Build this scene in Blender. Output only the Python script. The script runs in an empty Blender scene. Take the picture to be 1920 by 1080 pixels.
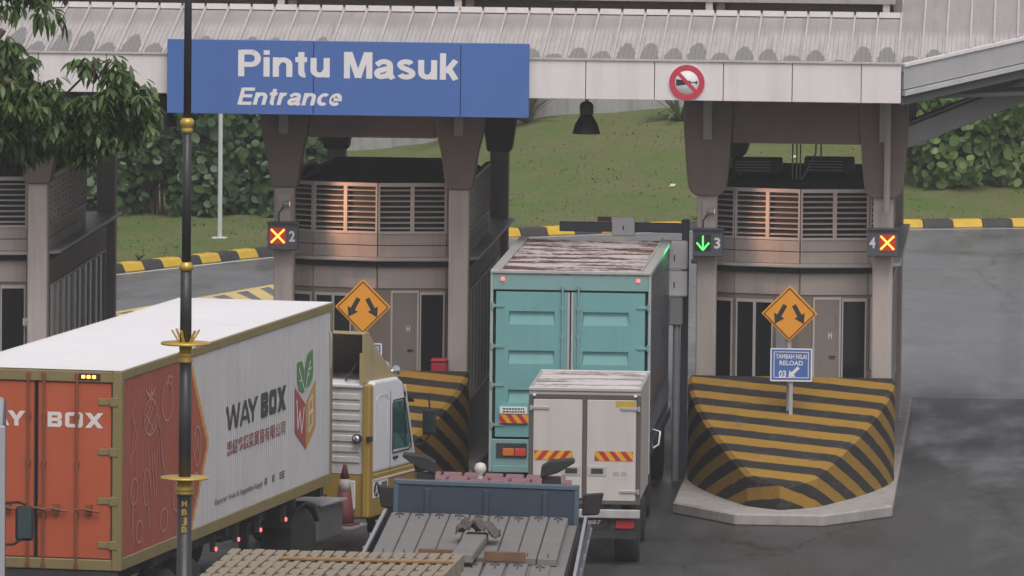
import bpy, bmesh, math, random
from mathutils import Matrix, Vector
R = math.radians
random.seed(11)
SC = bpy.context.scene
COL = SC.collection

# ------------------------------------------------------------------ camera model
FPX, CAMH, YAW, PITCH, ROLL = 15500.0, 14.1, R(3.66), R(4.575), R(0.6)
_f = Vector((-math.sin(YAW)*math.cos(PITCH), math.cos(YAW)*math.cos(PITCH), -math.sin(PITCH)))
_r0 = Vector((math.cos(YAW), math.sin(YAW), 0)); _u0 = _r0.cross(_f)
CR = _r0*math.cos(ROLL) + _u0*math.sin(ROLL)
CU = -_r0*math.sin(ROLL) + _u0*math.cos(ROLL)
def ray(px, py): return _f + CR*((px-960)/FPX) - CU*((py-540)/FPX)
def atY(px, py, Y):
    d = ray(px, py); t = Y/d.y
    return Vector((d.x*t, Y, CAMH + d.z*t))
def atZ(px, py, Z):
    d = ray(px, py); t = (Z-CAMH)/d.z
    return Vector((d.x*t, d.y*t, Z))
cd = bpy.data.cameras.new("camera"); cam = bpy.data.objects.new("camera", cd); COL.objects.link(cam)
M = Matrix((CR, CU, -_f)).transposed().to_4x4(); M.translation = (0, 0, CAMH)
cam.matrix_world = M
cd.sensor_width = 36; cd.lens = FPX/1920*36; cd.clip_start = 1; cd.clip_end = 3000
SC.camera = cam

# ------------------------------------------------------------------ mesh builder
class MB:
    def __init__(s): s.v=[]; s.f=[]; s.mi=[]; s.sm=[]; s.T=Matrix.Identity(4); s.m=0; s.smooth=False
    def add(s, vs, fs):
        o=len(s.v)
        for p in vs: s.v.append(tuple(s.T @ Vector(p)))
        for f in fs: s.f.append([i+o for i in f]); s.mi.append(s.m); s.sm.append(s.smooth)
    def box(s,x0,x1,y0,y1,z0,z1):
        s.add([(x0,y0,z0),(x1,y0,z0),(x1,y1,z0),(x0,y1,z0),(x0,y0,z1),(x1,y0,z1),(x1,y1,z1),(x0,y1,z1)],
              [(0,3,2,1),(4,5,6,7),(0,1,5,4),(1,2,6,5),(2,3,7,6),(3,0,4,7)])
    def bar(s,p0,p1,w,h,up=(0,0,1)):
        p0=Vector(p0);p1=Vector(p1);d=(p1-p0).normalized();up=Vector(up)
        if abs(d.dot(up))>.98: up=Vector((0,1,0))
        r=d.cross(up).normalized();u=r.cross(d)
        r*=w/2;u*=h/2
        vs=[p0-r-u,p0+r-u,p0+r+u,p0-r+u,p1-r-u,p1+r-u,p1+r+u,p1-r+u]
        s.add(vs,[(0,1,2,3),(7,6,5,4),(0,4,5,1),(1,5,6,2),(2,6,7,3),(3,7,4,0)])
    def tube(s,pts,r,n=8,cap=True):
        pts=[Vector(p) for p in pts]; rs=r if isinstance(r,(list,tuple)) else [r]*len(pts)
        vs=[];fs=[];sm=s.smooth
        pu=None
        for i,p in enumerate(pts):
            d=(pts[min(i+1,len(pts)-1)]-pts[max(i-1,0)]).normalized()
            a=Vector((0,0,1)) if abs(d.z)<.95 else Vector((0,1,0))
            if pu is not None: a=pu
            x=d.cross(a).normalized(); y=x.cross(d); pu=y
            for k in range(n):
                t=2*math.pi*k/n; vs.append(p+(x*math.cos(t)+y*math.sin(t))*rs[i])
        for i in range(len(pts)-1):
            for k in range(n):
                a=i*n+k;b=i*n+(k+1)%n; fs.append((a,b,b+n,a+n))
        s.smooth=True; s.add(vs,fs); s.smooth=sm
        if cap:
            m=len(pts)-1
            s.add(vs[:n],[tuple(range(n-1,-1,-1))]); s.add(vs[m*n:],[tuple(range(n))])
    def lathe(s,prof,n=16,c=(0,0,0),axis='z'):
        vs=[];fs=[];sm=s.smooth
        for r,z in prof:
            for k in range(n):
                t=2*math.pi*k/n;a,b=r*math.cos(t),r*math.sin(t)
                p=(a,b,z) if axis=='z' else ((z,a,b) if axis=='x' else (a,z,b))
                vs.append((p[0]+c[0],p[1]+c[1],p[2]+c[2]))
        fl=axis=='y'
        for i in range(len(prof)-1):
            for k in range(n):
                a=i*n+k;b=i*n+(k+1)%n
                fs.append((a,a+n,b+n,b) if fl else (a,b,b+n,a+n))
        m=len(prof)-1
        e=[tuple(range(n-1,-1,-1)),tuple(m*n+k for k in range(n))]
        if fl: e=[tuple(reversed(q)) for q in e]
        s.smooth=True; s.add(vs,fs+e); s.smooth=sm
    def prism(s,poly,a,b,axis='z'):
        n=len(poly)
        def P(p,t): return (p[0],p[1],t) if axis=='z' else ((t,p[0],p[1]) if axis=='x' else (p[0],t,p[1]))
        vs=[P(p,a) for p in poly]+[P(p,b) for p in poly]
        fs=[tuple(range(n-1,-1,-1)),tuple(range(n,2*n))]+[(i,(i+1)%n,(i+1)%n+n,i+n) for i in range(n)]
        area=sum(poly[i][0]*poly[(i+1)%n][1]-poly[(i+1)%n][0]*poly[i][1] for i in range(n))
        flip=(area<0)
        if axis=='y': flip=not flip
        if (b<a): flip=not flip
        if flip: fs=[tuple(reversed(f)) for f in fs]
        s.add(vs,fs)
    def face(s,vs): s.add(vs,[tuple(range(len(vs)))])
    def text(s,body,o,rt,up,w=None,h=None,bold=0.0,shear=0.0,dep=0.0,align='l'):
        """flat lettering: o = lower-left corner, rt/up = unit vectors, w/h = total width and cap height"""
        c=bpy.data.curves.new("txt","FONT"); c.body=body; c.offset=bold; c.shear=shear; c.resolution_u=4
        ob=bpy.data.objects.new("txt",c); COL.objects.link(ob)
        bpy.context.view_layer.update()
        me=bpy.data.meshes.new_from_object(ob.evaluated_get(bpy.context.evaluated_depsgraph_get()))
        vs=[v.co.copy() for v in me.vertices]; fs=[tuple(p.vertices) for p in me.polygons]
        bpy.data.objects.remove(ob); bpy.data.curves.remove(c); bpy.data.meshes.remove(me)
        x0=min(v.x for v in vs);x1=max(v.x for v in vs)
        cap=.729
        if any(ord(ch)>0x2e00 for ch in body): y0=min(v.y for v in vs); cap=max(v.y for v in vs)-y0
        else: y0=0
        sy=h/cap; sx=(w/(x1-x0)) if w else sy
        o=Vector(o);rt=Vector(rt);up=Vector(up);nn=rt.cross(up)
        out=[o+rt*((v.x-x0)*sx)+up*((v.y-y0)*sy) for v in vs]
        # face the viewer
        if fs:
            a,b,cc=[out[i] for i in fs[0][:3]]
            if (b-a).cross(cc-a).dot(nn)<0: fs=[tuple(reversed(f)) for f in fs]
        s.add(out,fs)
    def build(s,name,mats,parent=None,bevel=0,seg=1,loc=None,rz=0,recalc=False):
        me=bpy.data.meshes.new(name); me.from_pydata(s.v,[],s.f)
        if not isinstance(mats,(list,tuple)): mats=[mats]
        for m in mats: me.materials.append(m)
        me.polygons.foreach_set("material_index",s.mi); me.polygons.foreach_set("use_smooth",s.sm)
        if recalc:
            bm=bmesh.new();bm.from_mesh(me);bmesh.ops.recalc_face_normals(bm,faces=bm.faces);bm.to_mesh(me);bm.free()
        me.update()
        o=bpy.data.objects.new(name,me); COL.objects.link(o)
        if parent: o.parent=parent
        if loc: o.location=loc
        o.rotation_euler.z=rz
        if bevel:
            b=o.modifiers.new("bevel","BEVEL");b.width=bevel;b.segments=seg;b.limit_method='ANGLE';b.angle_limit=R(40);b.harden_normals=False
        return o

def ribbon(m,pts,t,fn,closed=False):
    """flat band of width t along a 2-D centre line; fn maps (a,b) to 3-D"""
    P=[Vector(p) for p in pts]; n=len(P); L=[];Rr=[]
    for i,p in enumerate(P):
        a=P[i]-P[i-1] if (i>0 or closed) else P[1]-P[0]
        b=P[(i+1)%n]-P[i] if (i<n-1 or closed) else P[-1]-P[-2]
        a.normalize();b.normalize(); na=Vector((-a.y,a.x));nb=Vector((-b.y,b.x)); k=(na+nb)
        k=k.normalized() if k.length>1e-6 else na
        h=t/2/max(.5,k.dot(na)); L.append(p+k*h);Rr.append(p-k*h)
    for i in range(n if closed else n-1):
        j=(i+1)%n
        m.face([fn(q) for q in (Rr[i],Rr[j],L[j],L[i])])
def _arc(cx,cy,rx,ry,a0,a1,n=14): return [(cx+rx*math.cos(R(a0+(a1-a0)*i/n)),cy+ry*math.sin(R(a0+(a1-a0)*i/n))) for i in range(n+1)]
T_=.188
def _glyphs():
    t=T_; h=t/2; X=.735; G={}
    G['P']=(.70,[[(h,0),(h,1)],[(h,1-h*.85),(.40,1-h*.85)]+_arc(.40,.685,.20,.23,90,-90)+[(h,.455)]])
    G['i']=(.21,[[(h,0),(h,X)],[(h,.83),(h,1)]])
    G['n']=(.61,[[(h,0),(h,X)],[(h+.02,.46)]+_arc(.315,.45,.19,.195,160,0)[2:]+[(.505,0)]])
    G['u']=(.61,[[(.505,X),(.505,0)],[(.505-.02,.27)]+_arc(.295,.285,.19,.195,-20,-180)[2:]+[(.105,X)]])
    G['t']=(.38,[[(.185,.95),(.185,.20)]+_arc(.285,.19,.10,.11,180,285,7),[(.0,X-.075),(.36,X-.075)]])
    G['M']=(.88,[[(h,0),(h,1)],[(.88-h,0),(.88-h,1)],[(.165,.985),(.44,.03)],[(.88-.165,.985),(.44,.03)]])
    G['a']=(.61,[[(.05,.53)]+_arc(.285,.50,.185,.155,150,0,10)+[(.47,.17),(.56,.0)],[(.47,.40),(.29,.365)]+_arc(.20,.205,.125,.125,75,300,12)+[(.36,.11),(.46,.24)]])
    G['s']=(.57,[_arc(.275,.535,.175,.125,20,185,9)+[(.16,.44),(.40,.32)]+_arc(.29,.215,.19,.135,20,-165,11)])
    G['k']=(.60,[[(h,0),(h,1)],[(.18,.28),(.49,X)],[(.27,.43),(.49,0)]])
    G['E']=(.66,[[(h,0),(h,1)],[(h,1-h*.85),(.65,1-h*.85)],[(h,.52),(.60,.52)],[(h,h*.85),(.66,h*.85)]])
    G['r']=(.42,[[(h,0),(h,X)],[(h+.02,.42)]+_arc(.30,.43,.185,.215,170,75,7)])
    G['c']=(.50,[_arc(.30,.365,.20,.285,48,312,18)])
    G['e']=(.60,[[(.12,.365),(.50,.365)]+_arc(.30,.365,.20,.285,15,318,20)])
    return G
GLY=_glyphs()
def stroke_text(m,body,o,rt,up,w,h,shear=0.0,gap=.075,word=.30):
    """bold sans lettering drawn with flat strokes, w wide, h high; strokes lie 0.4 mm apart so that none share a plane"""
    o=Vector(o);rt=Vector(rt);up=Vector(up);nn=rt.cross(up); x=0; out=[]
    for ch in body:
        if ch==' ': x+=word; continue
        wd,st=GLY[ch]; out.append((x,st)); x+=wd+gap
    sx=w/(x-gap)
    for x0,st in out:
        for k,pts in enumerate(st):
            ribbon(m,pts,T_,lambda q:o+rt*((x0+q.x)*sx+shear*q.y*h)+up*(q.y*h)+nn*(.0004*k))
def tag(o,label=None,cat=None,group=None,kind=None):
    if label: o["label"]=label
    if cat: o["category"]=cat
    if group: o["group"]=group
    if kind: o["kind"]=kind
    return o
def thing(name,label,cat,loc=(0,0,0),rz=0,group=None,rot=None):
    o=bpy.data.objects.new(name,None); COL.objects.link(o); o.location=loc
    o.rotation_euler=rot if rot else (0,0,rz); o.empty_display_size=.3
    return tag(o,label,cat,group)
def dup(root,loc,rz=None,label=None):
    def cp(o,par):
        c=o.copy(); COL.objects.link(c)
        if par is not None: c.parent=par; c.matrix_parent_inverse=o.matrix_parent_inverse.copy()
        for ch in list(o.children): cp(ch,c)
        return c
    r=cp(root,None); r.location=loc
    if rz is not None: r.rotation_euler.z=rz
    if label: r["label"]=label
    return r

# ------------------------------------------------------------------ materials
class NT:
    def __init__(s,name):
        s.mat=bpy.data.materials.new(name); s.mat.use_nodes=True; s.t=s.mat.node_tree; s.n=s.t.nodes; s.l=s.t.links
        s.b=s.n["Principled BSDF"]
    def new(s,t,**k):
        x=s.n.new(t)
        for a,v in k.items(): setattr(x,a,v)
        return x
    def link(s,a,b): s.l.new(a,b)
    def val(s,sock,v):
        if hasattr(v,"links") or hasattr(v,"is_linked"): s.l.new(v,sock)
        else: sock.default_value=v
    def math(s,op,a,b=0.0,c=None,clamp=False):
        m=s.new("ShaderNodeMath",operation=op,use_clamp=clamp); s.val(m.inputs[0],a); s.val(m.inputs[1],b)
        if c is not None: s.val(m.inputs[2],c)
        return m.outputs[0]
    def coord(s,kind="Object"):
        if not hasattr(s,"_tc"): s._tc=s.new("ShaderNodeTexCoord")
        return s._tc.outputs[kind]
    def xyz(s):
        if not hasattr(s,"_sx"):
            s._sx=s.new("ShaderNodeSeparateXYZ"); s.link(s.coord(),s._sx.inputs[0])
        return s._sx.outputs
    def noise(s,scale=3,detail=4,rough=.6,stretch=None,dim=None):
        v=s.coord()
        if stretch:
            mp=s.new("ShaderNodeMapping"); mp.inputs["Scale"].default_value=stretch; s.link(v,mp.inputs[0]); v=mp.outputs[0]
        n=s.new("ShaderNodeTexNoise"); n.inputs["Scale"].default_value=scale; n.inputs["Detail"].default_value=detail; n.inputs["Roughness"].default_value=rough
        s.link(v,n.inputs["Vector"]); return n.outputs["Fac"]
    def ramp(s,fac,a,b):
        m=s.new("ShaderNodeMapRange"); m.clamp=True
        s.val(m.inputs[0],fac); m.inputs[1].default_value=a; m.inputs[2].default_value=b; return m.outputs[0]
    def mix(s,fac,a,b):
        m=s.new("ShaderNodeMix",data_type='RGBA'); s.val(m.inputs[0],fac)
        for sock,v in ((m.inputs[6],a),(m.inputs[7],b)):
            if isinstance(v,(tuple,list)): sock.default_value=(*v[:3],1)
            else: s.link(v,sock)
        return m.outputs[2]
    def scale(s,col,fac):
        m=s.new("ShaderNodeVectorMath",operation='SCALE')
        if isinstance(col,(tuple,list)): m.inputs[0].default_value=col[:3]
        else: s.link(col,m.inputs[0])
        s.val(m.inputs[3],fac); return m.outputs[0]
    def bump(s,h,strength=.3,dist=.02):
        b=s.new("ShaderNodeBump"); b.inputs["Strength"].default_value=strength; b.inputs["Distance"].default_value=dist
        s.link(h,b.inputs["Height"]); s.link(b.outputs[0],s.b.inputs["Normal"])
    def done(s,col,rough=.6,metal=0.0,spec=.5):
        s.val(s.b.inputs["Base Color"],(*col[:3],1) if isinstance(col,(tuple,list)) else col)
        s.val(s.b.inputs["Roughness"],rough); s.b.inputs["Metallic"].default_value=metal; s.b.inputs["Specular IOR Level"].default_value=spec
        return s.mat

def mat(name,col,rough=.6,metal=0.0,var=.12,scale=2.0,streak=0.0,dirt=(.09,.075,.06),grime=0.0,bump=0.0,bscale=40,spec=.5):
    t=NT(name)
    n=t.noise(scale,5,.65)
    c=t.scale(col,t.math('MULTIPLY_ADD',n,var*4,1-var*2))
    if streak:
        s=t.ramp(t.noise(1.0,4,.6,stretch=(5,5,.35)),.48,.75)
        c=t.mix(t.math('MULTIPLY',s,streak),c,dirt)
    if grime:
        g=t.ramp(t.noise(scale*.6+.7,6,.7),.5,.72)
        c=t.mix(t.math('MULTIPLY',g,grime),c,dirt)
    if bump: t.bump(t.noise(bscale,3),bump,.01)
    r=t.math('ADD',t.math('MULTIPLY',t.noise(scale*3,3),.25),rough-.12,clamp=True)
    return t.done(c,r,metal,spec)
def flat(name,col,rough=.5,metal=0.0,emit=0,spec=.5):
    t=NT(name)
    if emit:
        t.b.inputs["Emission Color"].default_value=(*col,1); t.b.inputs["Emission Strength"].default_value=emit
    n=t.noise(6,3)
    return t.done(t.scale(col,t.math('MULTIPLY_ADD',n,.16,.92)),rough,metal,spec)

def leafmat(name,c0,c1,rough=.45):
    t=NT(name); g=t.new("ShaderNodeNewGeometry")
    c=t.mix(g.outputs["Random Per Island"],c0,c1)
    t.b.inputs["Transmission Weight"].default_value=0
    m=t.done(c,rough,0,.4)
    # thin leaf: some light passes through
    tr=t.new("ShaderNodeBsdfTranslucent"); t.link(t.scale(c,1.3),tr.inputs["Color"])
    mx=t.new("ShaderNodeMixShader"); mx.inputs[0].default_value=.25
    t.link(t.b.outputs[0],mx.inputs[1]); t.link(tr.outputs[0],mx.inputs[2])
    t.link(mx.outputs[0],t.n["Material Output"].inputs[0]); return m

def rusty_roof(name,base,rust,fx,fy,amount,cell=0.0):
    t=NT(name)
    a=t.noise(1.0,6,.7,stretch=(fx,fy,1)); b=t.noise(7,4,.6)
    m=t.ramp(t.math('ADD',a,t.math('MULTIPLY',b,.25)),.62-amount*.3,.70-amount*.25)
    c=t.mix(m,t.scale(base,t.math('MULTIPLY_ADD',b,.4,.8)),t.mix(t.noise(3,4),rust,tuple(x*.55 for x in rust)))
    return t.done(c,.65,0,.3)

def hazard(name,c1,c2,ax,period,duty=.5,wear=.3):
    """diagonal stripes painted on the thing; ax = weights of object x,y,z"""
    t=NT(name); x=t.xyz()
    s=t.math('ADD',t.math('ADD',t.math('MULTIPLY',x[0],ax[0]),t.math('MULTIPLY',x[1],ax[1])),t.math('MULTIPLY',x[2],ax[2]))
    s=t.math('ADD',s,t.math('MULTIPLY',t.noise(2.5,4),.05))
    fr=t.math('FRACT',t.math('MULTIPLY',s,1/period))
    k=t.math('GREATER_THAN',fr,duty)
    n=t.noise(2.5,6,.7)
    c=t.mix(k,t.scale(c1,t.math('MULTIPLY_ADD',n,.5,.75)),t.scale(c2,t.math('MULTIPLY_ADD',n,.8,.6)))
    w=t.ramp(t.noise(4,7,.75),.55,.7)
    c=t.mix(t.math('MULTIPLY',w,wear),c,(.12,.11,.1))
    return t.done(c,.7,0,.3)

def offset_poly(poly,d):
    """outward offset of a convex counter-clockwise polygon"""
    n=len(poly);out=[]
    for i in range(n):
        p0,p1,p2=[Vector(poly[(i+k)%n]) for k in (-1,0,1)]
        e1=(p1-p0).normalized();e2=(p2-p1).normalized()
        n1=Vector((e1.y,-e1.x));n2=Vector((e2.y,-e2.x))
        b=(n1+n2).normalized(); out.append(tuple(p1+b*(d/max(.3,b.dot(n1)))))
    return out
def interp(tab,x):
    if x<=tab[0][0]: return tab[0][1]
    for (a,b),(c,d) in zip(tab,tab[1:]):
        if x<=c: return b+(d-b)*(x-a)/(c-a)
    return tab[-1][1]
# ------------------------------------------------------------------ world, sun, haze
w=bpy.data.worlds.new("World"); SC.world=w; w.use_nodes=True
nt=w.node_tree; bg=nt.nodes["Background"]
sky=nt.nodes.new("ShaderNodeTexSky"); sky.sky_type='NISHITA'; sky.sun_disc=False
SUN_EL,SUN_AZ=R(58),R(165)          # azimuth clockwise from +Y
sky.sun_elevation=SUN_EL; sky.sun_rotation=SUN_AZ; sky.air_density=1.0; sky.dust_density=4.0; sky.ozone_density=1.0
hs=nt.nodes.new("ShaderNodeHueSaturation"); hs.inputs["Saturation"].default_value=.22
tint=nt.nodes.new("ShaderNodeMix"); tint.data_type='RGBA'; tint.blend_type='MULTIPLY'; tint.inputs[0].default_value=1
tint.inputs[7].default_value=(1.0,.965,.965,1)
nt.links.new(sky.outputs[0],hs.inputs["Color"]); nt.links.new(hs.outputs[0],tint.inputs[6]); nt.links.new(tint.outputs[2],bg.inputs[0]); bg.inputs[1].default_value=.14
sd=bpy.data.lights.new("sun","SUN"); sd.energy=1.1; sd.angle=R(40); sd.color=(1,.96,.93)
so=bpy.data.objects.new("sun",sd); COL.objects.link(so)
dirv=Vector((math.sin(SUN_AZ)*math.cos(SUN_EL),math.cos(SUN_AZ)*math.cos(SUN_EL),math.sin(SUN_EL)))
so.rotation_euler=dirv.to_track_quat('Z','Y').to_euler(); so.location=(0,60,60)
SC.view_settings.view_transform='Standard'; SC.view_settings.look='None'; SC.view_settings.gamma=1; SC.view_settings.exposure=0.0

hz=NT("haze_air"); vol=hz.new("ShaderNodeVolumePrincipled"); vol.inputs["Color"].default_value=(.86,.87,.9,1); vol.inputs["Density"].default_value=.00042
hz.n.remove(hz.b); hz.link(vol.outputs[0],hz.n["Material Output"].inputs["Volume"])
m=MB(); m.box(-620,620,-120,900,-1.2,15.5); tag(m.build("haze",hz.mat),kind="stuff")

# ------------------------------------------------------------------ ground
def asphalt(name,col,wetamt,rough):
    t=NT(name); x=t.xyz()
    n1=t.noise(.35,6,.65); n2=t.noise(38,3,.7); n3=t.noise(5,5,.75)
    wet=t.ramp(t.noise(.9,5,.6,stretch=(1,.25,1)),.40,.66)
    c=t.scale(col,t.math('MULTIPLY_ADD',n1,.6,.7)); c=t.scale(c,t.math('MULTIPLY_ADD',n2,.9,.55))
    # wheel tracks along the lanes, oil down the lane middle
    u=t.math('SUBTRACT',t.math('FRACT',t.math('DIVIDE',t.math('ADD',x[0],114.5+.6),7.0)),.5)
    tr=t.ramp(t.math('ABSOLUTE',t.math('SUBTRACT',t.math('ABSOLUTE',u),.13)),.05,.015)
    oil=t.math('MULTIPLY',t.ramp(t.math('ABSOLUTE',u),.06,.0),t.ramp(t.noise(1.3,5,.7,stretch=(1.5,.4,1)),.45,.6))
    c=t.scale(c,t.math('SUBTRACT',1.0,t.math('ADD',t.math('MULTIPLY',t.math('MULTIPLY',tr,n3),.4),t.math('MULTIPLY',oil,.45))))
    # cracks and repair patches
    v=t.new("ShaderNodeTexVoronoi",feature='DISTANCE_TO_EDGE'); v.inputs["Scale"].default_value=.16; 
    d=t.new("ShaderNodeVectorMath",operation='ADD'); nn=t.new("ShaderNodeTexNoise"); nn.inputs["Scale"].default_value=.8; t.link(t.coord(),nn.inputs["Vector"])
    t.link(t.coord(),d.inputs[0]); t.link(nn.outputs["Color"],d.inputs[1]); t.link(d.outputs[0],v.inputs["Vector"])
    cr=t.ramp(v.outputs["Distance"],.006,.002); c=t.scale(c,t.math('MULTIPLY_ADD',cr,-.55,1.0))
    c=t.scale(c,t.math('MULTIPLY_ADD',wet,-wetamt,1.0))
    t.bump(t.noise(60,3),.3,.01)
    return t.done(c,t.math('MULTIPLY_ADD',wet,-.3,rough),0,.5)
ASPH=asphalt("asphalt",(.155,.155,.16),.2,.55)
SHADE_ASPH=asphalt("asphalt_shade_tone",(.062,.061,.062),.3,.6)  # darker copy of the asphalt, shade of the near lanes put into its colour
CONC=mat("concrete",(.36,.34,.32),.8,var=.15,scale=1.2,streak=.35,grime=.3,bump=.2)
m=MB(); m.face([(-600,-100,0),(600,-100,0),(600,880,0),(-600,880,0)]); tag(m.build("road",ASPH),kind="structure")
m=MB(); m.face([(-40,40,.004),(30,40,.004),(30,152,.004),(-40,152,.004)]); tag(m.build("road_shade_sheet",SHADE_ASPH),kind="structure")  # added sheet that darkens the near road in place of shade

KERB=[(-70,105),(-45,135),(-30,160),(-20.04,178.1),(-17.26,183.6),(-12.2,190.7),(-8.63,193.5),(0,196.5),(10,197.8),(70,198.5)]
KSL=[(-30,0.0),(-20,.003),(-16.7,.01),(-13.2,.045),(-9.76,.066),(-4,.085),(10,.1)]
def kerbY(x): return interp(KERB,x)
def terr(x,y):
    d=max(0,y-kerbY(x)-.3)
    return .17+interp(KSL,x)*d+.04*math.sin(x*1.3+y*.7)*min(1,d/3)+.03*math.sin(x*3.1-y*1.9)*min(1,d/3)
t=NT("turf")
a=t.noise(.35,5,.7); b=t.noise(3.5,6,.75); d=t.noise(1.2,6,.7,stretch=(1,.5,1))
c=t.mix(t.ramp(a,.35,.65),(.088,.148,.036),(.145,.150,.066)); c=t.mix(t.math('MULTIPLY',t.ramp(d,.47,.64),.55),c,(.165,.140,.08))
c=t.scale(c,t.math('MULTIPLY_ADD',b,.7,.66)); t.bump(b,.5,.06)
TURF=t.done(c,.95,0,.1)
m=MB(); m.smooth=True
xs=[-70+140*i/140 for i in range(141)]; ts=[.3+1.2*i for i in range(15)]+[18+6*i for i in range(12)]
vs=[(x,kerbY(x)+tt,terr(x,kerbY(x)+tt)) for tt in ts for x in xs]; nx=len(xs)
m.add(vs,[(j*nx+i,j*nx+i+1,(j+1)*nx+i+1,(j+1)*nx+i) for j in range(len(ts)-1) for i in range(nx-1)])
tag(m.build("grass_bank",TURF),kind="structure")
# short grass blades over the bank
m=MB()
for i in range(5000):
    x=random.uniform(-24,2); y=kerbY(x)+.3+random.random()**1.3*22; z=terr(x,y); h=random.uniform(.02,.065); a=random.uniform(0,6.28); ww=.025
    dx,dy=math.cos(a)*ww,math.sin(a)*ww; lx,ly=random.uniform(-.06,.06),random.uniform(-.06,.06)
    m.face([(x-dx,y-dy,z-.02),(x+dx,y+dy,z-.02),(x+lx,y+ly,z+h)])
GRASS=leafmat("grass_blade",(.10,.15,.045),(.17,.19,.08),.8)
tag(m.build("grass",GRASS),kind="stuff")

# weeds in clumps and a few scraps of litter
random.seed(8); m=MB()
for i in range(14):
    x=random.uniform(-23,0); y=kerbY(x)+.6+random.random()**1.2*19; z=terr(x,y); q=random.uniform(.06,.2)
    for k in range(7):
        a=random.uniform(0,6.28); dx,dy=math.cos(a),math.sin(a); L=q*random.uniform(.6,1.2); w_=.02
        m.face([(x-dy*w_,y+dx*w_,z),(x+dy*w_,y-dx*w_,z),(x+dx*L*.6+dy*w_,y+dy*L*.6-dx*w_,z+L*.7),(x+dx*L,y+dy*L,z+L*.6)])
tag(m.build("weeds",leafmat("weed_leaf",(.08,.13,.035),(.17,.18,.08),.7)),kind="stuff")
m=MB()
for i in range(3):
    x=random.uniform(-20,-3); y=kerbY(x)+random.uniform(.8,15); z=terr(x,y)+.03; q=random.uniform(.04,.09)
    m.face([(x-q,y,z),(x+q*.6,y-q*.5,z+.01),(x+q,y+q*.4,z+.05),(x-q*.3,y+q,z+.06)])
tag(m.build("litter",mat("litter_pale",(.6,.6,.57),.7)),kind="stuff")
# kerb: painted blocks in a row
KY=mat("kerb_yellow",(.62,.40,.03),.6,var=.12,scale=4,grime=.25); KB=mat("kerb_black",(.035,.034,.036),.7,var=.2,scale=4,grime=.25,dirt=(.15,.14,.13))
pts=[];x=-44.0
while x<40: pts.append(Vector((x,kerbY(x)))); x+=.05
m=MB(); acc=0;start=0;col=0;L=.72
for i in range(1,len(pts)):
    acc+=(pts[i]-pts[i-1]).length
    if acc>=L:
        a,b=pts[start],pts[i]; dv=(b-a).normalized(); nv=Vector((-dv.y,dv.x)); a2=a+dv*.008; b2=b-dv*.008
        m.m=col%2
        prof=[(-.02,0),(.06,.16),(.10,.19),(.36,.19),(.36,0)]
        A=[(a2+nv*o).to_tuple()+(z,) for o,z in prof]; B=[(b2+nv*o).to_tuple()+(z,) for o,z in prof]; k=len(prof)
        m.add(A+B,[(q,(q+1)%k,(q+1)%k+k,q+k) for q in range(k)]+[tuple(range(k-1,-1,-1)),tuple(range(k,2*k))])
        start=i;acc=0;col+=1
tag(m.build("kerb",[KY,KB],recalc=True,bevel=.015),kind="structure")

# painted lines
LW=mat("road_paint_white",(.62,.60,.54),.7,var=.15,scale=3,grime=.45,dirt=(.1,.1,.1)); LY=mat("road_paint_yellow",(.66,.50,.20),.7,var=.12,scale=3,grime=.35,dirt=(.1,.1,.1))
m=MB()
xx=-44.0; prev=None
while xx<40:
    p=Vector((xx,kerbY(xx)-.55));
    if prev is not None:
        d=(p-prev).normalized();nv=Vector((-d.y,d.x))*.06
        m.face([(*(prev-nv),.004),(*(p-nv),.004),(*(p+nv),.004),(*(prev+nv),.004)])
    prev=p; xx+=.6
tag(m.build("edge_line",LW),kind="structure")
def gline(m,p,q,wd,z=.004):
    p=Vector(p[:2]);q=Vector(q[:2]);d=(q-p).normalized();nv=Vector((-d.y,d.x))*wd/2
    m.face([(*(p-nv),z),(*(q-nv),z),(*(q+nv),z),(*(p+nv),z)])
m=MB()
A0,A1=atZ(150,598,0),atZ(560,527,0); B0,B1=atZ(210,600,0),atZ(560,557,0)
gline(m,A0,A1,.2); gline(m,B0,B1,.16)
for i in range(10):
    f=i/9
    gline(m,A0.lerp(A1,f)+(A1-A0)*.0,B0.lerp(B1,min(1,f+.07)),.36,.006)
tag(m.build("hatch_marking",LY),kind="structure")
# lane lines on the approach
m=MB()
for x in (-14.5,-7.5,-.5):
    for y in (96,102,108,114,120): gline(m,(x,y),(x,y+3),.12,.008)
tag(m.build("lane_line",LW),kind="structure")

# retaining wall beyond the bank
WALL=mat("old_wall",(.34,.34,.335),.85,var=.16,scale=.8,streak=.55,dirt=(.13,.12,.11),grime=.35)
m=MB()
for i in range(8):
    x=-22+i*3.4
    m.box(x,x+3.385,215,215.4,-.3,4.6)
m.box(-22.1,5.3,214.93,215.47,4.6,4.75)
tag(m.build("concrete_wall",WALL,bevel=.02),"weathered grey concrete wall along the top of the grass bank","wall")

# thin pale lamp column on the verge
PALE=mat("pale_galvanised",(.52,.56,.55),.5,var=.08)
o=thing("lighting_column","thin pale grey lighting column standing on the far grass verge","lamp post",(atZ(412,446,.19).x,atZ(412,446,.19).y,.17))
m=MB(); m.tube([(0,0,0),(0,0,3),(0,0,7.5)],[.055,.05,.04],10); m.build("pole",PALE,o)
m=MB(); m.box(-.17,.17,-.17,.17,0,.04); m.build("base_plate",PALE,o,bevel=.01)
m=MB(); m.tube([(0,0,7.5),(.2,-.1,7.75),(.9,-.4,7.9)],.03,8); m.build("arm",PALE,o)
m=MB(); m.box(.85,1.4,-.62,-.42,7.83,7.93); m.build("lamp_head",PALE,o,bevel=.03)

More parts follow.
